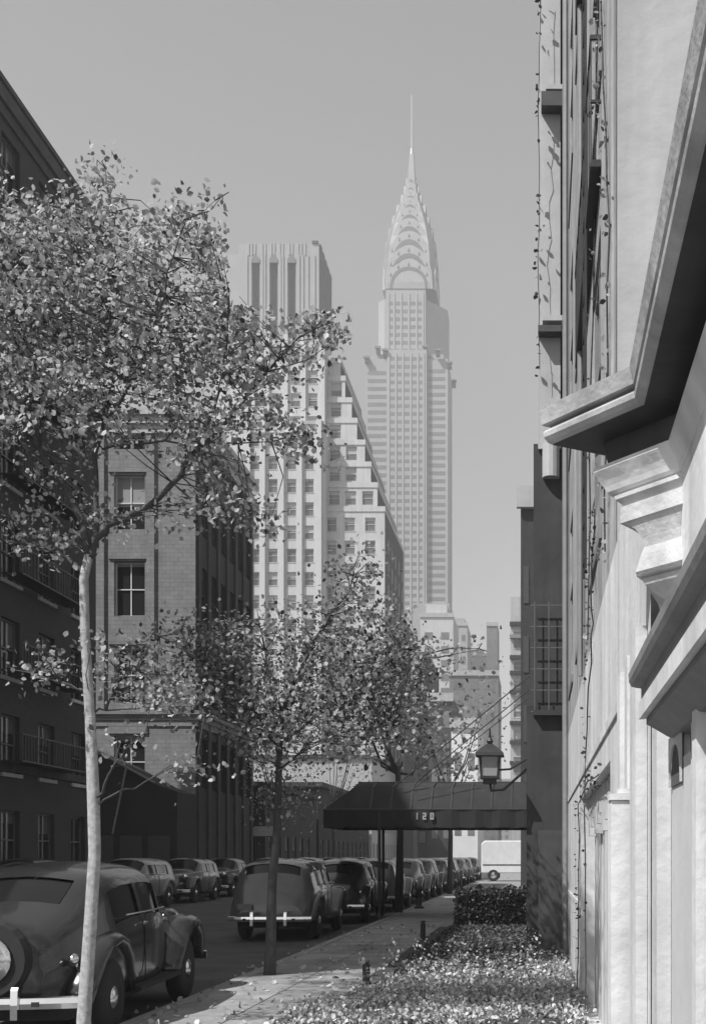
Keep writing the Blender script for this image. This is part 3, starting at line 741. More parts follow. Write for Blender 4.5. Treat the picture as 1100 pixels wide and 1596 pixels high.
def tree(label, Y0, trunk, limbs, blobs, base, leaf, size, depth, bark, bark2, seed, group, tr):
    rr = random.Random(seed); root = empty('street_tree', label, 'tree', (base[0], base[1], CURB_H), 0, group)
    off = Vector((-base[0], -base[1], -CURB_H))
    def pt(p, yo=0.0): return at(p[0], p[1], Y0+yo)+off
    mb = MB(); P = [pt(p[:2]) for p in trunk]; mb.tube(P, [p[2] for p in trunk], 10)
    mb.obj('trunk', bark, root, smooth=True)
    lb = MB(); nodes = []
    for L in limbs:
        yo0, yo1 = L[0]; ps = L[1]; r0, r1 = L[2]; n = len(ps); pp = []; fine = []
        for i in range(n-1):
            for q in range(3):
                t = q/3; fine.append((ps[i][0]*(1-t)+ps[i+1][0]*t, ps[i][1]*(1-t)+ps[i+1][1]*t))
        fine.append(ps[-1]); N = len(fine)
        for i, p in enumerate(fine):
            t = i/(N-1); v = pt(p, yo0+(yo1-yo0)*t)+Vector((rr.uniform(-.012, .012), rr.uniform(-.02, .02), rr.uniform(-.012, .012)))*(0 if i == 0 else 1)
            pp.append(v); nodes.append((v, r0+(r1-r0)*t))
        lb.tube(pp, [r0+(r1-r0)*i/(N-1) for i in range(N)], 7)
    lb.obj('limb', bark2, root, smooth=True)
    tw = MB(); L = []
    for (x, y, rx, ry, n, dz) in blobs:
        sub = max(3, n//(15 if Y0 < 10 else 17))
        for _ in range(sub):
            a = rr.uniform(0, 2*math.pi); q = math.sqrt(rr.random()); yo = rr.gauss(dz, depth)
            c = pt((x+rx*q*math.cos(a), y+ry*q*math.sin(a)), yo)
            nd = min(nodes, key=lambda t: (t[0]-c).length+ (0.4 if t[0].z > c.z else 0))[0]
            mid = (nd+c)/2+Vector((rr.uniform(-.08, .08), rr.uniform(-.1, .1), rr.uniform(-.06, .1)))
            if (nd-c).length < (1.0 if Y0 < 10 else 1.6): tw.tube([nd, mid, c], [.006, .004, .002] if Y0 < 10 else [.009, .006, .003], 4)
            m_ = max(1, int(n/sub*rr.uniform(.5, 1.5)*(2.3 if Y0 < 10 else 1.25)))
            sp = .10 if Y0 < 10 else .17
            dd = [rr.gauss(0, 1) for _ in range(3)]
            for _ in range(m_):
                q_ = c+Vector((rr.gauss(0, sp), rr.gauss(0, sp), rr.gauss(0, sp*.8))); w_ = q_-off
                sx_ = VPX+F*w_.x/w_.y; sy_ = HZ-F*(w_.z-EYE)/w_.y
                if Y0 < 10 and ((sx_ > 355 and sy_ < 478) or sx_ > 548): continue     # the crown stops here
                L.append(q_)
    tw.obj('twig', bark2, root, kind='stuff')
    leaf_cloud('foliage', L, size, leaf, root)
    return root

# near tree
T1 = [(132, 1665, .07), (131, 1590, .056), (140, 1460, .051), (148, 1330, .048), (146, 1240, .049), (141, 1120, .041), (133, 990, .037), (131, 900, .036), (139, 865, .034)]
L1 = [((0, .1), [(139, 868), (130, 815), (105, 765), (62, 700), (15, 650), (-40, 610), (-90, 560)], (.034, .008)),
      ((0, -.3), [(139, 868), (152, 840), (168, 820), (232, 792), (272, 752), (296, 712), (345, 665), (398, 600), (450, 540), (500, 500)], (.034, .005)),
      ((0, .4), [(150, 845), (150, 780), (149, 710), (163, 655), (176, 590), (172, 500), (182, 420), (176, 330), (165, 262)], (.024, .004)),
      ((0, .5), [(134, 895), (110, 870), (75, 855), (20, 842), (-50, 830)], (.02, .006)),
      ((-.1, -.8), [(163, 655), (205, 600), (240, 520), (262, 430), (288, 340)], (.014, .003)),
      ((.2, .9), [(62, 700), (70, 600), (60, 500), (85, 400)], (.016, .004)),
      ((-.2, -.9), [(296, 712), (335, 640), (350, 560), (355, 470), (330, 380)], (.012, .003)),
      ((0, -.3), [(146, 1245), (160, 1238), (175, 1195), (196, 1170)], (.014, .004)),
      ((0, -.2), [(150, 1255), (172, 1240), (210, 1228), (250, 1205), (330, 1195)], (.011, .003)),
      ((0, .2), [(143, 1110), (165, 1105), (182, 1060), (215, 1035)], (.010, .003)),
      ((0, .2), [(139, 1080), (110, 1068), (60, 1050), (10, 1040)], (.010, .003)),
      ((0, -.1), [(160, 700), (230, 690), (320, 690), (400, 690), (470, 680)], (.010, .003)),
      ((-.2, -.4), [(288, 340), (320, 330), (347, 303)], (.003, .0015))]
B1 = [(-60, 480, 120, 180, 1400, 0), (60, 480, 110, 130, 1300, 0), (170, 470, 110, 120, 1200, 0), (270, 450, 85, 105, 560, 0), (330, 520, 70, 80, 480, 0), (-180, 500, 130, 150, 1000, .2), (-200, 680, 120, 90, 500, 0), (-130, 560, 120, 120, 1000, 2.0), (-70, 600, 110, 90, 500, 1.4), (-200, 500, 120, 120, 500, 2.6),  # deep blobs past the left edge are unseen, added to dapple the pavement
      (60, 600, 120, 60, 650, 0), (200, 590, 120, 60, 650, 0), (330, 600, 90, 55, 360, 0), (420, 560, 65, 55, 270, 0), (480, 515, 50, 24, 120, -.1),
      (165, 275, 16, 30, 55, .4), (150, 330, 60, 40, 190, .3), (240, 345, 50, 28, 110, 0), (300, 340, 32, 22, 55, -.2), (330, 385, 22, 30, 38, -.4), (347, 303, 5, 5, 9, -.4),
      (60, 365, 90, 50, 380, .2), (-30, 330, 60, 60, 260, 0), (30, 700, 90, 60, 170, .2), (150, 700, 90, 50, 130, .2), (250, 690, 80, 50, 130, 0), (340, 690, 60, 50, 150, 0),
      (430, 670, 50, 45, 150, -.2), (480, 690, 30, 24, 45, -.2), (60, 810, 90, 45, 130, .3), (230, 800, 90, 22, 110, 0), (350, 775, 50, 36, 180, 0), (400, 800, 28, 26, 60, 0),
      (520, 515, 22, 16, 40, -.3), (50, 1035, 60, 22, 85, .2), (230, 1040, 70, 55, 230, .2), (285, 1085, 40, 30, 90, .2), (330, 1195, 60, 14, 40, -.2), (60, 860, 60, 18, 60, .4), (160, 1000, 25, 22, 25, 0), (195, 1150, 30, 30, 20, 0)]
tree('slim pale-barked street tree, forked high up, nearest on the left', 9.09, T1, L1, B1, (at(137, 1655, 9.09).x, 9.09), LEAF, .040, .42, BARK, BARK_D, 5, 'slim street trees along the kerb', None)
# second tree
T2 = [(420, 1530, .085), (422, 1480, .072), (424, 1380, .058), (432, 1290, .05), (434, 1220, .045), (436, 1165, .04)]
L2 = [((0, .2), [(436, 1170), (440, 1110), (470, 1040), (500, 980), (545, 920), (552, 885)], (.035, .005)),
      ((0, -.3), [(436, 1175), (400, 1110), (350, 1050), (290, 1010), (230, 985)], (.03, .005)),
      ((0, .5), [(437, 1160), (500, 1110), (570, 1070), (640, 1030), (700, 1010), (745, 1010)], (.03, .004)),
      ((0, 0), [(436, 1190), (420, 1060), (410, 990), (400, 950)], (.02, .004)),
      ((0, -.2), [(436, 1200), (480, 1160), (540, 1140), (610, 1130)], (.018, .004))]
B2 = [(550, 895, 38, 32, 210, 0), (530, 950, 60, 40, 420, 0), (430, 1010, 70, 50, 620, 0), (520, 1030, 80, 60, 1000, 0), (600, 1040, 60, 60, 720, 0), (450, 1090, 90, 60, 1050, 0),
      (560, 1110, 80, 55, 900, 0), (350, 1010, 55, 45, 380, 0), (330, 1080, 50, 40, 300, 0), (650, 1030, 40, 45, 220, 0), (640, 1110, 40, 45, 260, 0), (700, 1040, 35, 22, 70, 0), (745, 1010, 14, 12, 22, 0),
      (430, 1160, 50, 35, 300, 0), (280, 1000, 50, 40, 160, 0), (240, 1070, 40, 40, 110, 0), (510, 1160, 50, 25, 160, 0), (395, 970, 30, 20, 60, 0), (600, 985, 30, 20, 90, 0), (435, 1230, 26, 30, 60, 0), (400, 1130, 60, 40, 300, 0)]
tree('dark-trunked street tree standing between the near car and the second car', 14.85, T2, L2, B2, (at(420, 1530, 14.85).x, 14.85), LEAF2, .053, .6, BARK_D, BARK_D, 9, 'slim street trees along the kerb', None)
# more street trees farther along the kerb, filling behind the canopy
def far_tree(x, Y, z0, z1, rad, n, label, seed):
    rr = random.Random(seed); root = empty('street_tree', label, 'tree', (x, Y, CURB_H if x > -4 else CURB_H), 0, 'street trees farther along')
    mb = MB(); mb.tube([(0, 0, 0), (.05, 0, z0*.6), (-.04, 0, z0+.6)], [.12, .09, .06], 8); mb.obj('trunk', BARK_D, root, smooth=True)
    lb = MB(); L = []
    for i in range(9):
        a = rr.uniform(0, 6.28); e = Vector((math.cos(a)*rad*.75, math.sin(a)*rad*.75, rr.uniform(z0+.4, z1-.3)))
        lb.tube([(-.04, 0, z0+.2), e*.5+Vector((0, 0, z0*.4)), e], [.05, .03, .01], 5)
        for _ in range(n//9):
            L.append(e+Vector((rr.gauss(0, rad*.33), rr.gauss(0, rad*.33), rr.gauss(0, (z1-z0)*.17))))
    lb.obj('limb', BARK_D, root); leaf_cloud('foliage', L, .16, LEAF2, root)
far_tree(-5.0+1.2, 31.5, 3.6, 6.6, 1.3, 520, 'leafy street tree rising behind the dark awning', 3)
far_tree(-3.6, 47, 4.0, 9.0, 1.8, 600, 'small leafy tree beyond the awning over the parked cars', 4)
far_tree(-14.9, 66, 4, 10.5, 2.0, 1100, 'leafy tree across the street by the garage', 6)
far_tree(-14.9, 84, 4, 12.5, 2.4, 1200, 'leafy tree across the street farther off, before the stepped tower', 8)

# planting bed and hedge
MB().box(-2.1, XW-.01, 2, 24.7, -.02, .15).obj('flower_bed', SOIL, kind='structure')
rr = random.Random(11); L = []
for i in range(2600):
    x = rr.uniform(-2.5, .38); y = 10.2+(16.8-10.2)*rr.random()**1.4
    if x < -2.45+(y-10.2)*.17 or (x < -2.2+(y-10.2)*.17 and rr.random() < .5): continue
    if math.sin(x*5.1+y*1.7)+math.sin(x*2.3-y*3.9+1) < -.75 and rr.random() < .85: continue
    h = .04+.13*rr.random()*(1 if x > -1.6 else .6)
    for _ in range(rr.randint(7, 13)):
        L.append((x+rr.gauss(0, .07), y+rr.gauss(0, .09), .15+h*rr.random()**.7))
for i in range(60):
    x = rr.uniform(-2.0, .2); y = rr.uniform(11, 16.5); h = rr.uniform(.3, .55)
    for _ in range(12): L.append((x+rr.gauss(0, .03), y+rr.gauss(0, .03), .15+h*rr.random()))
tag(leaf_cloud('bed_plants', L, .038, LEAF_BED), 'low pale sunlit plants filling the bed beside the pavement', None, kind='stuff')
L = []
for i in range(13000):
    x = rr.uniform(-1.85, .2); y = 14.6+10.0*rr.random(); L.append((x, y, .15+(.11 if y < 19.5 else .06)*rr.random()**1.4))
tag(leaf_cloud('ground_ivy', L, .05, leaf_mat('leaves_ivy', .02, .13, .2)), 'dark ivy covering the far end of the bed', None, kind='stuff')
L = []
for i in range(420):
    x = rr.uniform(KX-.5, -2.0); y = 9.5+16*rr.random()**1.5; L.append((x, y, (.145 if x > KX+.02 else .015)+.01*rr.random()))
tag(leaf_cloud('fallen_leaves', L, .055, leaf_mat('leaves_fallen', .15, .6, .1), nrm_up=1), 'scattered pale fallen leaves on the pavement and kerb', None, kind='stuff')
def hedge():
    r = empty('clipped_hedge', 'dark clipped box hedge against the dark house flank, beyond the bed', 'hedge')
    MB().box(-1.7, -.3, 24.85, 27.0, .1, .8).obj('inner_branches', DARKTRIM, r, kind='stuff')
    L = []
    for i in range(9000):
        f = rr.random()
        x = rr.uniform(-1.76, -.22); y = rr.uniform(24.7, 27.1); z = rr.uniform(.12, .88)
        if f < .55: y = 24.76+rr.gauss(0, .04)
        elif f < .8: z = .86+rr.gauss(0, .03)
        else: x = -1.74+rr.gauss(0, .03)
        z += .05*math.sin(x*7+y*3)*(z/.9)+.03*math.sin(x*17); y += .05*math.sin(x*9+z*6)
        L.append((x, y, z))
    leaf_cloud('foliage', L, .06, LEAF_DK, r)
hedge()
def bollard(x, y, h, label):
    r = empty('low_post', label, 'post', (x, y, .13)); MB().lathe([(.045, 0), (.045, h*.85), (.03, h*.86), (.03, h*.9), (.05, h*.92), (.035, h)], n=10).obj('shaft', IRON, r)
    MB().lathe([(.09, 0), (.085, .04), (.05, .06)], n=12).obj('base', IRON, r)
bollard(-2.05, 20.6, .38, 'short dark post at the far corner of the plant bed')
bollard(-2.02, 13.6, .3, 'short dark post at the kerb of the bed among pale plants')
def hydrant():
    r = empty('fire_hydrant', 'small dark fire hydrant at the kerb behind the awning post', 'fire hydrant', (-3.5, 34, .13))
    MB().lathe([(.15, 0), (.15, .04), (.09, .06), (.09, .5), (.12, .52), (.12, .56), (.09, .64), (.03, .7)], n=14).obj('barrel', IRON, r, smooth=True)
    for s_ in (-1, 1): MB().lathe([(.045, 0), (.045, s_*.15), (.055, s_*.151), (.055, s_*.18)], (0, 0, .38), 'x', 10).obj('outlet', IRON, r)
hydrant()

# climbing vines
def vine(label, stems, side, leafn, seed, lm, size=.04, group=None):
    rr = random.Random(seed); r = empty('climbing_vine', label, 'vine'); s = MB(); L = []
    for pts in stems:
        P = [Vector(p) for p in pts]; F_ = []
        for a in range(len(P)-1):
            for q in range(5): F_.append(P[a].lerp(P[a+1], q/5)+Vector((rr.uniform(-.01, .01), rr.uniform(-.03, .03), 0)))
        F_.append(P[-1]); s.tube(F_, .006, 4)
        for _ in range(leafn):
            p = rr.choice(F_); L.append(p+Vector((rr.uniform(-.05, .01), rr.gauss(0, .1), rr.gauss(0, .06))))
    s.obj('stem', BARK_D, r); leaf_cloud('foliage', L, size, lm, r)
vine('thin dark vine hanging on the white wall under the cornice', [[(XW-.02, 10.5, .1), (XW-.02, 10.6, 2.6), (XW-.02, 9.2, 3.4), (XW-.03, 9.0, 3.9), (XW-.02, 8.8, 4.3)]], 0, 90, 1, LEAF_DK, .03)
vine('sparse vine over the boarded recess of the white wall', [[(XW-.02, 12.6, .1), (XW-.02, 12.3, 1.3), (XW-.02, 12.2, 2.2), (XW-.02, 10, 2.3), (XW-.03, 8, 2.22)]], 0, 90, 2, LEAF_DK, .03)
vine('vine tangled over the upper windows of the white house', [[(XW-.02, 9.9, 3.5), (XW-.02, 9.2, 6), (XW-.03, 8.0, 8), (XW-.02, 7.4, 10)], [(XW-.02, 7.4, 3.6), (XW-.02, 7.1, 5.5), (XW-.02, 7.9, 7.5)]], 0, 110, 3, LEAF2, .035)
vine('wispy vine trailing off the outer edge of the neighbouring flank', [[(.03, 17.45, 9), (-.0, 17.45, 10.4), (.02, 17.45, 11.6), (.0, 17.4, 13), (.04, 17.4, 14.9)]], 0, 45, 4, LEAF_DK, .07)

# ------------------------------------------------------------------ awning over the pavement
def awning():
    Y0, Y1 = 28.0, 30.8; k = Y0/F; X = lambda px: (px-VPX)*k; Z = lambda py: EYE+(HZ-py)*k
    r = empty('entrance_awning', 'long dark canvas entrance awning spanning the pavement to the kerb', 'awning')
    xl, xr = X(504), X(828); xl2 = X(545)
    zt, zm, zb = Z(1214), Z(1262), Z(1290); ym = (Y0+Y1)/2
    mb = MB()
    n = 12; rings = []
    for i in range(n+1):
        t = i/n; x = xl2+(xr-xl2)*t; sag = .012*math.sin(t*math.pi*7)
        rings.append([(x, Y0, zm+sag*.4), (x, Y0+.55, zm+(zt-zm)*.75+sag), (x, ym, zt+sag), (x, Y1-.55, zm+(zt-zm)*.75+sag), (x, Y1, zm), (x, Y1-.02, zm-.01), (x, ym, zt-.03), (x, Y0+.02, zm-.01)])
    mb.loft(rings)
    mb.obj('canvas_top', CANVAS_TOP, r, autosmooth=40)
    e = MB(); e.v += [(xl, Y0, zm), (xl, Y1, zm), (xl2, Y1-.55, zm+(zt-zm)*.75), (xl2, ym, zt), (xl2, Y0+.55, zm+(zt-zm)*.75), (xl2, Y0, zm), (xl2, Y1, zm)]
    e.f += [(0, 5, 4), (0, 4, 3, 2, 1), (1, 2, 6)]; e.obj('canvas_end', CANVAS, r)
    sm_ = MB()
    for i in range(1, 9):
        x = xl2+(xr-xl2)*i/9
        sm_.loft([[(x-.02, y, z), (x+.02, y, z), (x+.02, y, z+.014), (x-.02, y, z+.014)] for y, z in ((Y0-.004, zm+.012), (Y0+.55, zm+(zt-zm)*.75+.016), (ym, zt+.014))])
    sm_.split('seam', IRON, r, 12)
    v = MB(); N = 26
    top = [(xl+(xr-xl)*i/N, Y0-.012+.014*math.sin(i*1.9), zm) for i in range(N+1)]; bot = [(p[0], Y0-.02+.03*math.sin(i*1.9+.5), zb+.012*math.sin(i*2.3)) for i, p in enumerate(top)]
    v.loft([top, bot], closed=False, caps=False); v.quad((xl, Y0, zb), (xl, Y1, zb), (xl, Y1, zm), (xl, Y0, zm)); v.quad((xl, Y1, zb), (xr, Y1, zb), (xr, Y1, zm), (xl, Y1, zm))
    vo = v.obj('valance', CANVAS, r)
    rail = MB(); rail.tube([(xl, Y0, zm), (xr, Y0, zm)], .025, 6); rail.tube([(xl, Y1, zm), (xr, Y1, zm)], .025, 6); rail.tube([(xl, Y0, zm), (xl, Y1, zm)], .025, 6)
    rail.tube([(xl2, ym, zt), (xr, ym, zt)], .02, 6); rail.obj('frame', IRON, r)
    for x, y in ((X(591), Y0+.02), (-4.12, Y1-.02)):
        MB().lathe([(.07, 0), (.06, .1), (.04, .14), (.038, zb+.1-CURB_H), (.05, zb+.12-CURB_H), (.03, zm-CURB_H)], (x, y, CURB_H), n=10).obj('post', IRON, r)
    # number on the valance
    d = MB(); x = X(649); h = Z(1267)-Z(1277.5); z0 = Z(1277.5); t = h*.2; w = h*.55; y = Y0-.05
    SEG = {'1': 'm', '2': 'TRMLB', '0': 'TRrLlB'}
    def seg(x, s_):
        if s_ == 'm': d.box(x+w*.35, x+w*.35+t, y-.006, y, z0, z0+h)
        if s_ == 'T': d.box(x, x+w, y-.006, y, z0+h-t, z0+h)
        if s_ == 'M': d.box(x, x+w, y-.0063, y-.0003, z0+h/2-t/2, z0+h/2+t/2)
        if s_ == 'B': d.box(x, x+w, y-.0066, y-.0006, z0, z0+t)
        if s_ == 'R': d.box(x+w-t, x+w, y-.0069, y-.0009, z0+h/2, z0+h)
        if s_ == 'r': d.box(x+w-t, x+w, y-.0072, y-.0012, z0, z0+h/2)
        if s_ == 'L': d.box(x, x+t, y-.0075, y-.0015, z0, z0+h/2)
        if s_ == 'l': d.box(x, x+t, y-.0078, y-.0018, z0+h/2, z0+h)
    for ch, xx in (('1', x-.03), ('2', x+.15), ('0', x+.33)):
        for s_ in SEG[ch]: seg(xx, s_)
    nm = d.obj('street_number', LETTER, r)
    g_ = MB(); 
    for yy in (Y0+.3, Y1-.3): g_.tube([(X(612), yy, Z(1225)), (-.2, yy, Z(1050))], .016, 5)
    g_.tube([(X(640), Y0+.1, Z(1232)), (-.2, Y0+.1, Z(1085))], .012, 5)
    g_.split('stay_cable', IRON, r, 10)
awning()

def lantern():
    Y0 = 17.2; k = Y0/F; cx = (763-VPX)*k; Z = lambda py: EYE+(HZ-py)*k
    r = empty('wall_lantern', 'black iron lantern on a bracket from the dark flank, above the awning', 'lantern', (cx, Y0, Z(1222)))
    z = lambda py: Z(py)-Z(1222); hx = 17*k
    MB().prism([(-hx*.72, -hx*.72), (hx*.72, -hx*.72), (hx*.72, hx*.72), (-hx*.72, hx*.72)], z(1210), z(1180)).obj('lamp_glass', LANT, r)
    f = MB()
    for sx in (-1, 1):
        for sy in (-1, 1): f.tube([(sx*hx*.74, sy*hx*.74, z(1212)), (sx*hx*.9, sy*hx*.9, z(1178))], .014, 5)
    f.box(-hx*.85, hx*.85, -hx*.85, hx*.85, z(1214), z(1210)); f.box(-hx*.6, hx*.6, -hx*.6, hx*.6, z(1222), z(1214)-.002); f.obj('lamp_frame', IRON, r)
    c = MB(); c.loft([[(s1*q, s2*q, zz) for s1, s2 in ((-1,-1),(1,-1),(1,1),(-1,1))] for q, zz in ((hx*1.3, z(1179)), (hx*1.25, z(1174)), (hx*.75, z(1166)), (hx*.3, z(1160)))])
    c.lathe([(.03, z(1161)), (.05, z(1155)), (.02, z(1150)), (.012, z(1135))], n=8); c.obj('lamp_roof', IRON, r)
    b = MB(); b.tube([(0, 0, z(1218)), (.02, .05, z(1232)), (.2, .12, z(1230)), (-cx-.17, .32, z(1196))], .02, 6); b.tube([(hx*.8, 0, z(1200)), (.3, .1, z(1198)), (-cx-.17, .32, z(1180))], .016, 6); b.obj('bracket', IRON, r)
lantern()

# ------------------------------------------------------------------ vehicles
def sedan(label, paint, dark=PAINT_BK, group='cars parked along the near kerb', spare=False, guard=True, boxy=False):
    r = empty('parked_car', label, 'car', (0, 0, 0), 0, group)
    st = [-2.3, -2.26, -2.18, -2.0, -1.8, -1.65, -1.48, -1.32, -1.2, -1.1, -.95, -.78, -.6, -.45, -.35, -.2, 0, .2, .35, .44, .55, .64, .74, .85, 1.0, 1.3, 1.6, 1.9, 2.05, 2.15, 2.22]
    zt = np.interp(st, [-2.3, -2.26, -2.18, -2.0, -1.8, -1.6, -1.45, -1.3, -1.1, -.8, -.3, .2, .4, .5, .62, .76, .9, 1.3, 1.9, 2.1, 2.22], [.78, .9, 1.0, 1.11, 1.19, 1.28, 1.39, 1.48, 1.545, 1.59, 1.61, 1.6, 1.575, 1.52, 1.35, 1.18, 1.13, 1.1, 1.05, .98, .8])
    ww = np.interp(st, [-2.3, -2.2, -2, -1.6, -1.1, 0, .5, .76, 1.1, 2.0, 2.22], [.42, .54, .64, .73, .78, .79, .75, .66, .52, .36, .26])
    fr = [0, .12, .28, .42, .52, .56, .63, .70, .77, .82, .88, .93, .965, .99, 1.0]
    gw = [.95, .99, 1.0, 1.0, .985, .96, .93, .905, .875, .85, .79, .70, .54, .28, 0.0]
    if boxy:
        zt = np.where(np.array(st) < -1.0, np.interp(st, [-2.3, -2.18, -2.0, -1.8, -1.65, -1.48, -1.32, -1.1, -1.0], [.7, .85, 1.02, 1.2, 1.34, 1.52, 1.58, 1.6, 1.6]), zt)
        ww = np.where(np.array(st) < -1.0, np.interp(st, [-2.3, -2.0, -1.65, -1.32, -1.0], [.6, .72, .76, .78, .785]), ww)
    py_ = (lambda y: float(np.interp(y, [-2.3, -2.18, -2.0, -1.8, -1.65, -1.48, -1.32, -1.1, 3], [-2.30, -2.27, -2.22, -2.17, -2.13, -2.04, -1.85, -1.1, 3]))) if boxy else (lambda y: y)
    zb = .40; n = len(fr); ring_n = 2*n-1
    def ring(i, ins=0.0):
        R_ = []
        for kk in range(ring_n):
            q = kk if kk < n else 2*(n-1)-kk; sg = 1 if kk < n else -1
            R_.append((sg*max(0, ww[i]*gw[q]-ins), py_(st[i]), zb+(zt[i]-zb)*fr[q]-ins*(1 if q > 10 else 0)))
        return R_
    rings = [ring(i) for i in range(len(st))]; ins = [ring(i, .02) for i in range(len(st))]
    def cell(i, kk):
        """which window a loft cell belongs to"""
        q = kk if kk < n-1 else ring_n-2-kk; sd_ = 'r' if kk < n-1 else 'l'
        ya, yb = st[i], st[i+1]
        if 5 <= q < 9 and ya >= -1.21 and yb <= -.44: return 'rear_side_window_'+sd_
        if 5 <= q < 9 and ya >= -.36 and yb <= .36: return 'front_side_window_'+sd_
        if q >= 10 and ya >= .43 and yb <= .75: return 'windscreen'
        if q >= 12 and ya >= -1.66 and yb <= -1.31 and not boxy or boxy and q >= 11 and ya >= -1.66 and yb <= -1.47: return 'rear_window'
        return 'body'
    parts = {}
    for i in range(len(st)-1):
        for kk in range(ring_n-1):
            c = cell(i, kk); mb = parts.setdefault(c, MB()); src = rings if c == 'body' else ins
            mb.quad(src[i][kk], src[i][kk+1], src[i+1][kk+1], src[i+1][kk])
    b = parts['body']
    for i_, rv in ((0, True), (len(st)-1, False)):
        i0 = len(b.v); b.v += rings[i_]; b.f.append(tuple(i0+j for j in (range(ring_n) if rv else reversed(range(ring_n)))))
    for nm, mb in parts.items():
        me_name = nm.rsplit('_', 1)[0] if nm[-2:] in ('_r', '_l') else nm
        if me_name in ('rear_side_window', 'front_side_window'): me_name = 'side_window'
        o = mb.obj(me_name, paint if nm == 'body' else CARGLASS, r)
        import bmesh
        bm = bmesh.new(); bm.from_mesh(o.data); bmesh.ops.remove_doubles(bm, verts=bm.verts, dist=.0005); bmesh.ops.recalc_face_normals(bm, faces=bm.faces); bm.to_mesh(o.data); bm.free()
        o.data.polygons.foreach_set('use_smooth', [True]*len(o.data.polygons)); o.data.set_sharp_from_angle(angle=R(42))
    # chassis
    MB().box(-.62, .62, -2.1, 2.0, .26, .42).obj('chassis', RUBBER, r)
    # fenders
    def fender(sx, yc, pts, wd):
        rings = []
        for i, (y, z, w_) in enumerate(pts):
            a = pts[max(0, i-1)]; c_ = pts[min(len(pts)-1, i+1)]; t = Vector((0, c_[0]-a[0], c_[1]-a[1])).normalized(); nv = Vector((0, -t.z, t.y))
            if nv.z < 0 and abs(nv.z) > .2: nv = -nv
            rg = []
            for j in range(12):
                an = 2*math.pi*j/12
                rg.append(Vector((sx*(.70)+math.cos(an)*w_, y, z))+nv*math.sin(an)*.075)
            rings.append(rg)
        return MB().loft(rings)
    fr_pts = [(.72, .40, .14), (.85, .44, .15), (.98, .60, .17), (1.12, .76, .18), (1.3, .88, .185), (1.5, .91, .185), (1.7, .86, .18), (1.85, .74, .17), (1.95, .58, .15), (1.98, .46, .12)]
    rr_pts = [(-.78, .38, .10), (-.85, .55, .13), (-.97, .72, .15), (-1.15, .85, .16), (-1.35, .90, .165), (-1.6, .86, .165), (-1.85, .72, .16), (-2.02, .54, .14), (-2.08, .40, .12)]
    for sx in (-1, 1):
        for pts in (fr_pts, rr_pts): fender(sx, 0, pts, .18).obj('fender', paint, r, smooth=True)
        MB().box(sx*.60 if sx > 0 else -.86, .86 if sx > 0 else -.60, -.80, .76, .36, .40).obj('running_board', RUBBER, r)
        for yc in (-1.38, 1.42):
            x0 = sx*.60; t = MB(); t.lathe([(.22, x0), (.33, x0), (.36, x0+sx*.03), (.365, x0+sx*.09), (.36, x0+sx*.15), (.33, x0+sx*.18), (.22, x0+sx*.18)], (0, yc, .365), 'x', 22)
            wo_ = t.obj('wheel', RUBBER, r, autosmooth=50)
            c = MB(); c.lathe([(.225, x0+sx*.165), (.21, x0+sx*.178), (.19, x0+sx*.16), (.11, x0+sx*.165), (.10, x0+sx*.19), (.05, x0+sx*.205), (.005, x0+sx*.21)], (0, yc, .365), 'x', 20)
            c.obj('hubcap', CHROME, wo_, smooth=True)
        # headlight, tail lamp, handles
        h = MB(); h.ball((sx*.47, 1.72, .93), .105, .17, .11, 12, 8); ho = h.obj('headlight', paint, r, smooth=True)
        MB().lathe([(.005, .165), (.08, .16), (.1, .14), (.105, .12)], (sx*.47, 1.72, .93), 'y', 14).obj('lens', CHROME, ho, smooth=True)
        l = MB(); l.ball((sx*.66, -2.09, .78), .045, .06, .05, 10, 6); l.tube([(sx*.66, -2.06, .76), (sx*.66, -1.98, .66)], .015, 5); l.obj('tail_lamp', CHROME, r, smooth=True)
        for y in (-.42, .30): MB().tube([(sx*.785, y, 1.0), (sx*.82, y, 1.0), (sx*.82, y-.12, .995)], .011, 6).obj('door_handle', CHROME, r)
        d = MB(); d.box(*(sorted((sx*.787, sx*.795))), -.40, -.385, .45, 1.08); d.obj('door_seam', RUBBER, r)
    g_ = MB()
    for i in range(9): g_.box(-.2+i*.047, -.2+i*.047+.02, 2.225, 2.25, .5, .98)
    g_.obj('grille', CHROME, r)
    for y, s_ in ((-2.46, -1), (2.38, 1)):
        bm_ = MB(); rings = []
        for i in range(13):
            x = -.80+1.6*i/12; yy = y-s_*.10*(x/.8)**2
            rings.append([(x, yy+.018, .40), (x, yy+.018, .49), (x, yy+.005, .50), (x, yy-.02, .49), (x, yy-.025, .445), (x, yy-.02, .40)])
        bm_.loft(rings); bo = bm_.obj('bumper', CHROME, r)
        gd = MB()
        for gx in (-.32, .32): gd.loft([[(gx-.028, y+dy_, z), (gx+.028, y+dy_, z), (gx+.028, y+dy_+.04, z), (gx-.028, y+dy_+.04, z)] for z, dy_ in ((.32, -.03*s_*-1-.02), (.44, -.05 if s_ < 0 else .01), (.56, -.04 if s_ < 0 else 0), (.585, -.02))])
        if guard: gd.split('bumper_guard', CHROME, bo, 16)
        MB().box(-.5, -.44, min(y, y-s_*.5), max(y, y-s_*.5), .42, .46).box(.44, .5, min(y, y-s_*.5), max(y, y-s_*.5), .42, .46).obj('bumper_bracket', RUBBER, r)
    MB().box(-.62, -.34, -2.36, -2.35, .62, .74).obj('number_plate', PAINT_GY, r)
    MB().tube([(.02, -2.28, 1.0), (.02, -2.30, 1.02), (.08, -2.30, 1.02)], .013, 6).obj('trunk_handle', CHROME, r)
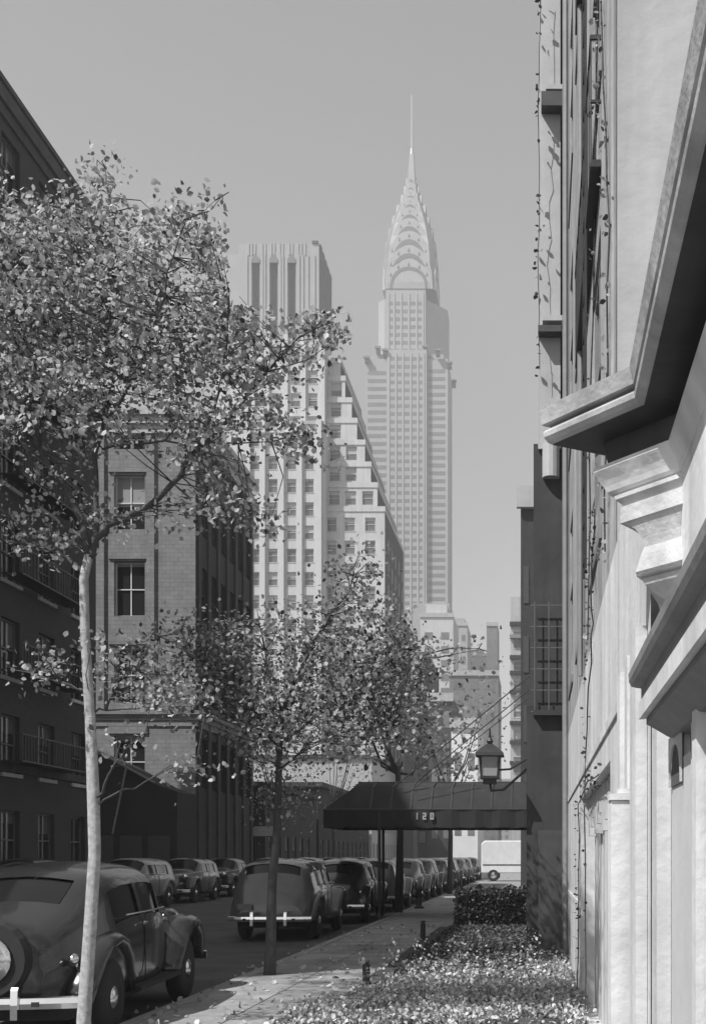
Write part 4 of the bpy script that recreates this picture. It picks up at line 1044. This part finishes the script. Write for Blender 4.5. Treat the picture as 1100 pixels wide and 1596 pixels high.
    MB().tube([(.78, -1.0, 1.10), (.79, 0, 1.11), (.74, .5, 1.11), (.55, 1.0, 1.06), (.38, 2.0, .98)], .008, 5).tube([(-.78, -1.0, 1.10), (-.79, 0, 1.11), (-.74, .5, 1.11), (-.55, 1.0, 1.06), (-.38, 2.0, .98)], .008, 5).obj('belt_moulding', CHROME, r)
    if spare:
        t = MB(); t.lathe([(.2, -.09), (.31, -.09), (.335, -.04), (.335, .02), (.31, .06), (.2, .06)], (.06, -2.31, .80), 'y', 22)
        so_ = t.obj('spare_wheel', RUBBER, r); MB().lathe([(.21, -.1), (.20, -.118), (.16, -.11), (.15, -.125), (.005, -.14)], (.06, -2.31, .80), 'y', 20).obj('hubcap', CHROME, so_, smooth=True)
    return r
A = sedan('dark sedan nearest the camera, parked by the slim pale tree', PAINT_MD, spare=True)
def place(o, x, y, rz): o.location = (x, y, 0.0); o.rotation_euler = (0, 0, rz)
place(A, -4.72, 11.85, R(3.5))
B = sedan('second parked car, grey trunk towards us, beyond the near dark sedan', PAINT_GY, boxy=True)
place(B, -5.2, 24.6, R(1))
Bk = sedan('black sedan parked third along the kerb, under the awning end', PAINT_BK); place(Bk, -5.0, 30.2, R(.5))
GK = 'cars parked along the near kerb'
for x, y, src, lab in ((-4.95, 36.2, B, 'grey sedan fourth along the kerb, just beyond the awning'), (-4.9, 42.4, Bk, 'black sedan fifth along the kerb, left of the hydrant'), (-4.95, 48.4, A, 'dark sedan sixth along the near kerb'),
                    (-4.9, 54.6, Bk, 'black sedan seventh along the near kerb'), (-4.95, 61, B, 'grey sedan eighth along the near kerb'), (-4.9, 67.6, Bk, 'black sedan ninth along the near kerb'), (-4.95, 74, B, 'grey sedan at the far end of the near kerb row'), (-4.9, 82, A, 'small far sedan beyond the near kerb row')):
    copy_tree(src, (x, y, 0), R(rnd.uniform(-1, 1)), lab, GK)
GL = 'cars parked along the far kerb'
for x, y, src, lab in ((-13.1, 29.5, Bk, 'black sedan facing us on the far kerb, hidden mostly by the near dark sedan'), (-13.0, 42.6, B, 'grey sedan facing us across the street, behind the light van'), (-13.2, 48.6, Bk, 'black sedan facing us across the street at the corner'),
                    (-13.2, 66, B, 'grey sedan across the street past the side road'), (-13.1, 72.4, A, 'dark sedan across the street before the brownstone'), (-13.2, 79, B, 'grey sedan across the street beside the brownstone'), (-13.2, 86, Bk, 'black sedan far down the other side'),
                    (-11.4, 95, B, 'grey sedan driving far down the street')):
    copy_tree(src, (x, y, 0), R(180)+R(rnd.uniform(-2, 2)), lab, GL)

def van(label, loc, rz, paint, L_=4.2, H=2.25, W_=1.75, cat='van'):
    r = empty('delivery_van', label, cat, loc, rz)
    h = W_/2; prof = [(-L_/2, .5), (L_/2-.1, .5), (L_/2, .7), (L_/2-.05, 1.05), (L_/2-.9, 1.15), (L_/2-1.15, 1.5), (L_/2-1.3, H-.12), (L_/2-1.6, H), (-L_/2+.2, H), (-L_/2, H-.2)]
    o = MB().slab(prof, 'x', -h, h).obj('body', paint, r, bevel=.06)
    for sx in (-1, 1):
        x = sx*(h+.004)
        MB().slab([(L_/2-2.1, 1.2), (L_/2-1.3, 1.2), (L_/2-1.42, H-.4), (L_/2-2.1, H-.4)], 'x', x-.004, x+.004).obj('side_window', CARGLASS, r)
        for y in (-L_/2+.75, L_/2-.75):
            w = MB().lathe([(.2, sx*(h-.2)), (.36, sx*(h-.19)), (.37, sx*(h-.08)), (.34, sx*(h+.01)), (.2, sx*(h+.012))], (0, y, .37), 'x', 18).obj('wheel', RUBBER, r)
            MB().lathe([(.2, sx*(h+.01)), (.12, sx*(h+.03)), (.01, sx*(h+.04))], (0, y, .37), 'x', 14).obj('hubcap', CHROME, w)
        MB().box(min(sx*h, sx*(h+.02))+0, max(sx*h, sx*(h+.02)), -L_/2+.1, L_/2-.2, .98, 1.04).obj('belt_moulding', PAINT_MD, r)
        MB().box(sx*.45-.25, sx*.45+.25, -L_/2-.012, -L_/2-.004, 1.3, H-.35).obj('rear_window', CARGLASS, r)
        MB().lathe([(.005, .12), (.09, .11), (.11, 0)], (sx*.6, L_/2-.02, .85), 'y', 12).obj('headlight', CHROME, r)
    MB().slab([(-.62, 1.2), (.62, 1.2), (.58, H-.4), (-.58, H-.4)], 'y', L_/2-1.25+.1, L_/2-1.22+.1).obj('windscreen', CARGLASS, r)
    for y in (-L_/2-.18, L_/2+.15): MB().box(-.8, .8, y-.03, y+.03, .42, .54).obj('bumper', CHROME, r)
    MB().box(-.25, .25, L_/2-.002, L_/2+.03, .62, 1.0).obj('grille', CHROME, r)
    return r
T_ = sedan('tan sedan facing us on the far kerb, right of the near tree trunk', mat('tan_car_paint', .2, .3, .1, 3, 0, coat=.4), group=GL, boxy=True)
place(T_, -12.9, 36.6, R(180))
copy_tree(T_, (-12.9, 55.5, 0), R(180), 'tan sedan across the street at the mouth of the side road', GL)
van('white delivery van parked broadside at the end of the pavement under the awning', (-1.2, 72, .13), R(-90), mat('white_van_paint', .7, .45, .08, 3), 4.6, 2.5, 1.8)

def sign():
    r = empty('shop_sign', 'pale rectangular sign board above a dark doorway across the street', 'sign')
    Y0 = 77.2; k = Y0/F
    X = lambda px: (px-VPX)*k; Z = lambda py: EYE+(HZ-py)*k
    MB().box(X(392), X(427), Y0-.1, Y0, Z(1303), Z(1288)).obj('board', STONE, r)
    MB().box(X(390), X(429), Y0-.13, Y0-.1-.003, Z(1304.5), Z(1303)-.003).obj('board_frame', DARKTRIM, r)
    MB().box(X(396), X(399), Y0-.08, Y0-.02, 0.1, Z(1303)-.05).box(X(421), X(424), Y0-.08, Y0-.02, 0.1, Z(1303)-.05).obj('post', IRON, r)
sign()

# ------------------------------------------------------------------ air
hz = MB(); hz.box(-260, 120, -12, 660, -1.0, 330).obj('haze', None if False else MATS['dust'], kind='stuff')
ho = bpy.data.objects['haze']; hm = bpy.data.materials.new('haze_air'); hm.use_nodes = True; n = hm.node_tree
n.nodes.remove(n.nodes['Principled BSDF']); pv = n.nodes.new('ShaderNodeVolumePrincipled')
pv.inputs['Color'].default_value = (.9, .9, .9, 1); pv.inputs['Density'].default_value = .0009; pv.inputs['Anisotropy'].default_value = 0.0
n.links.new(pv.outputs[0], n.nodes['Material Output'].inputs['Volume'])
ho.data.materials[0] = hm
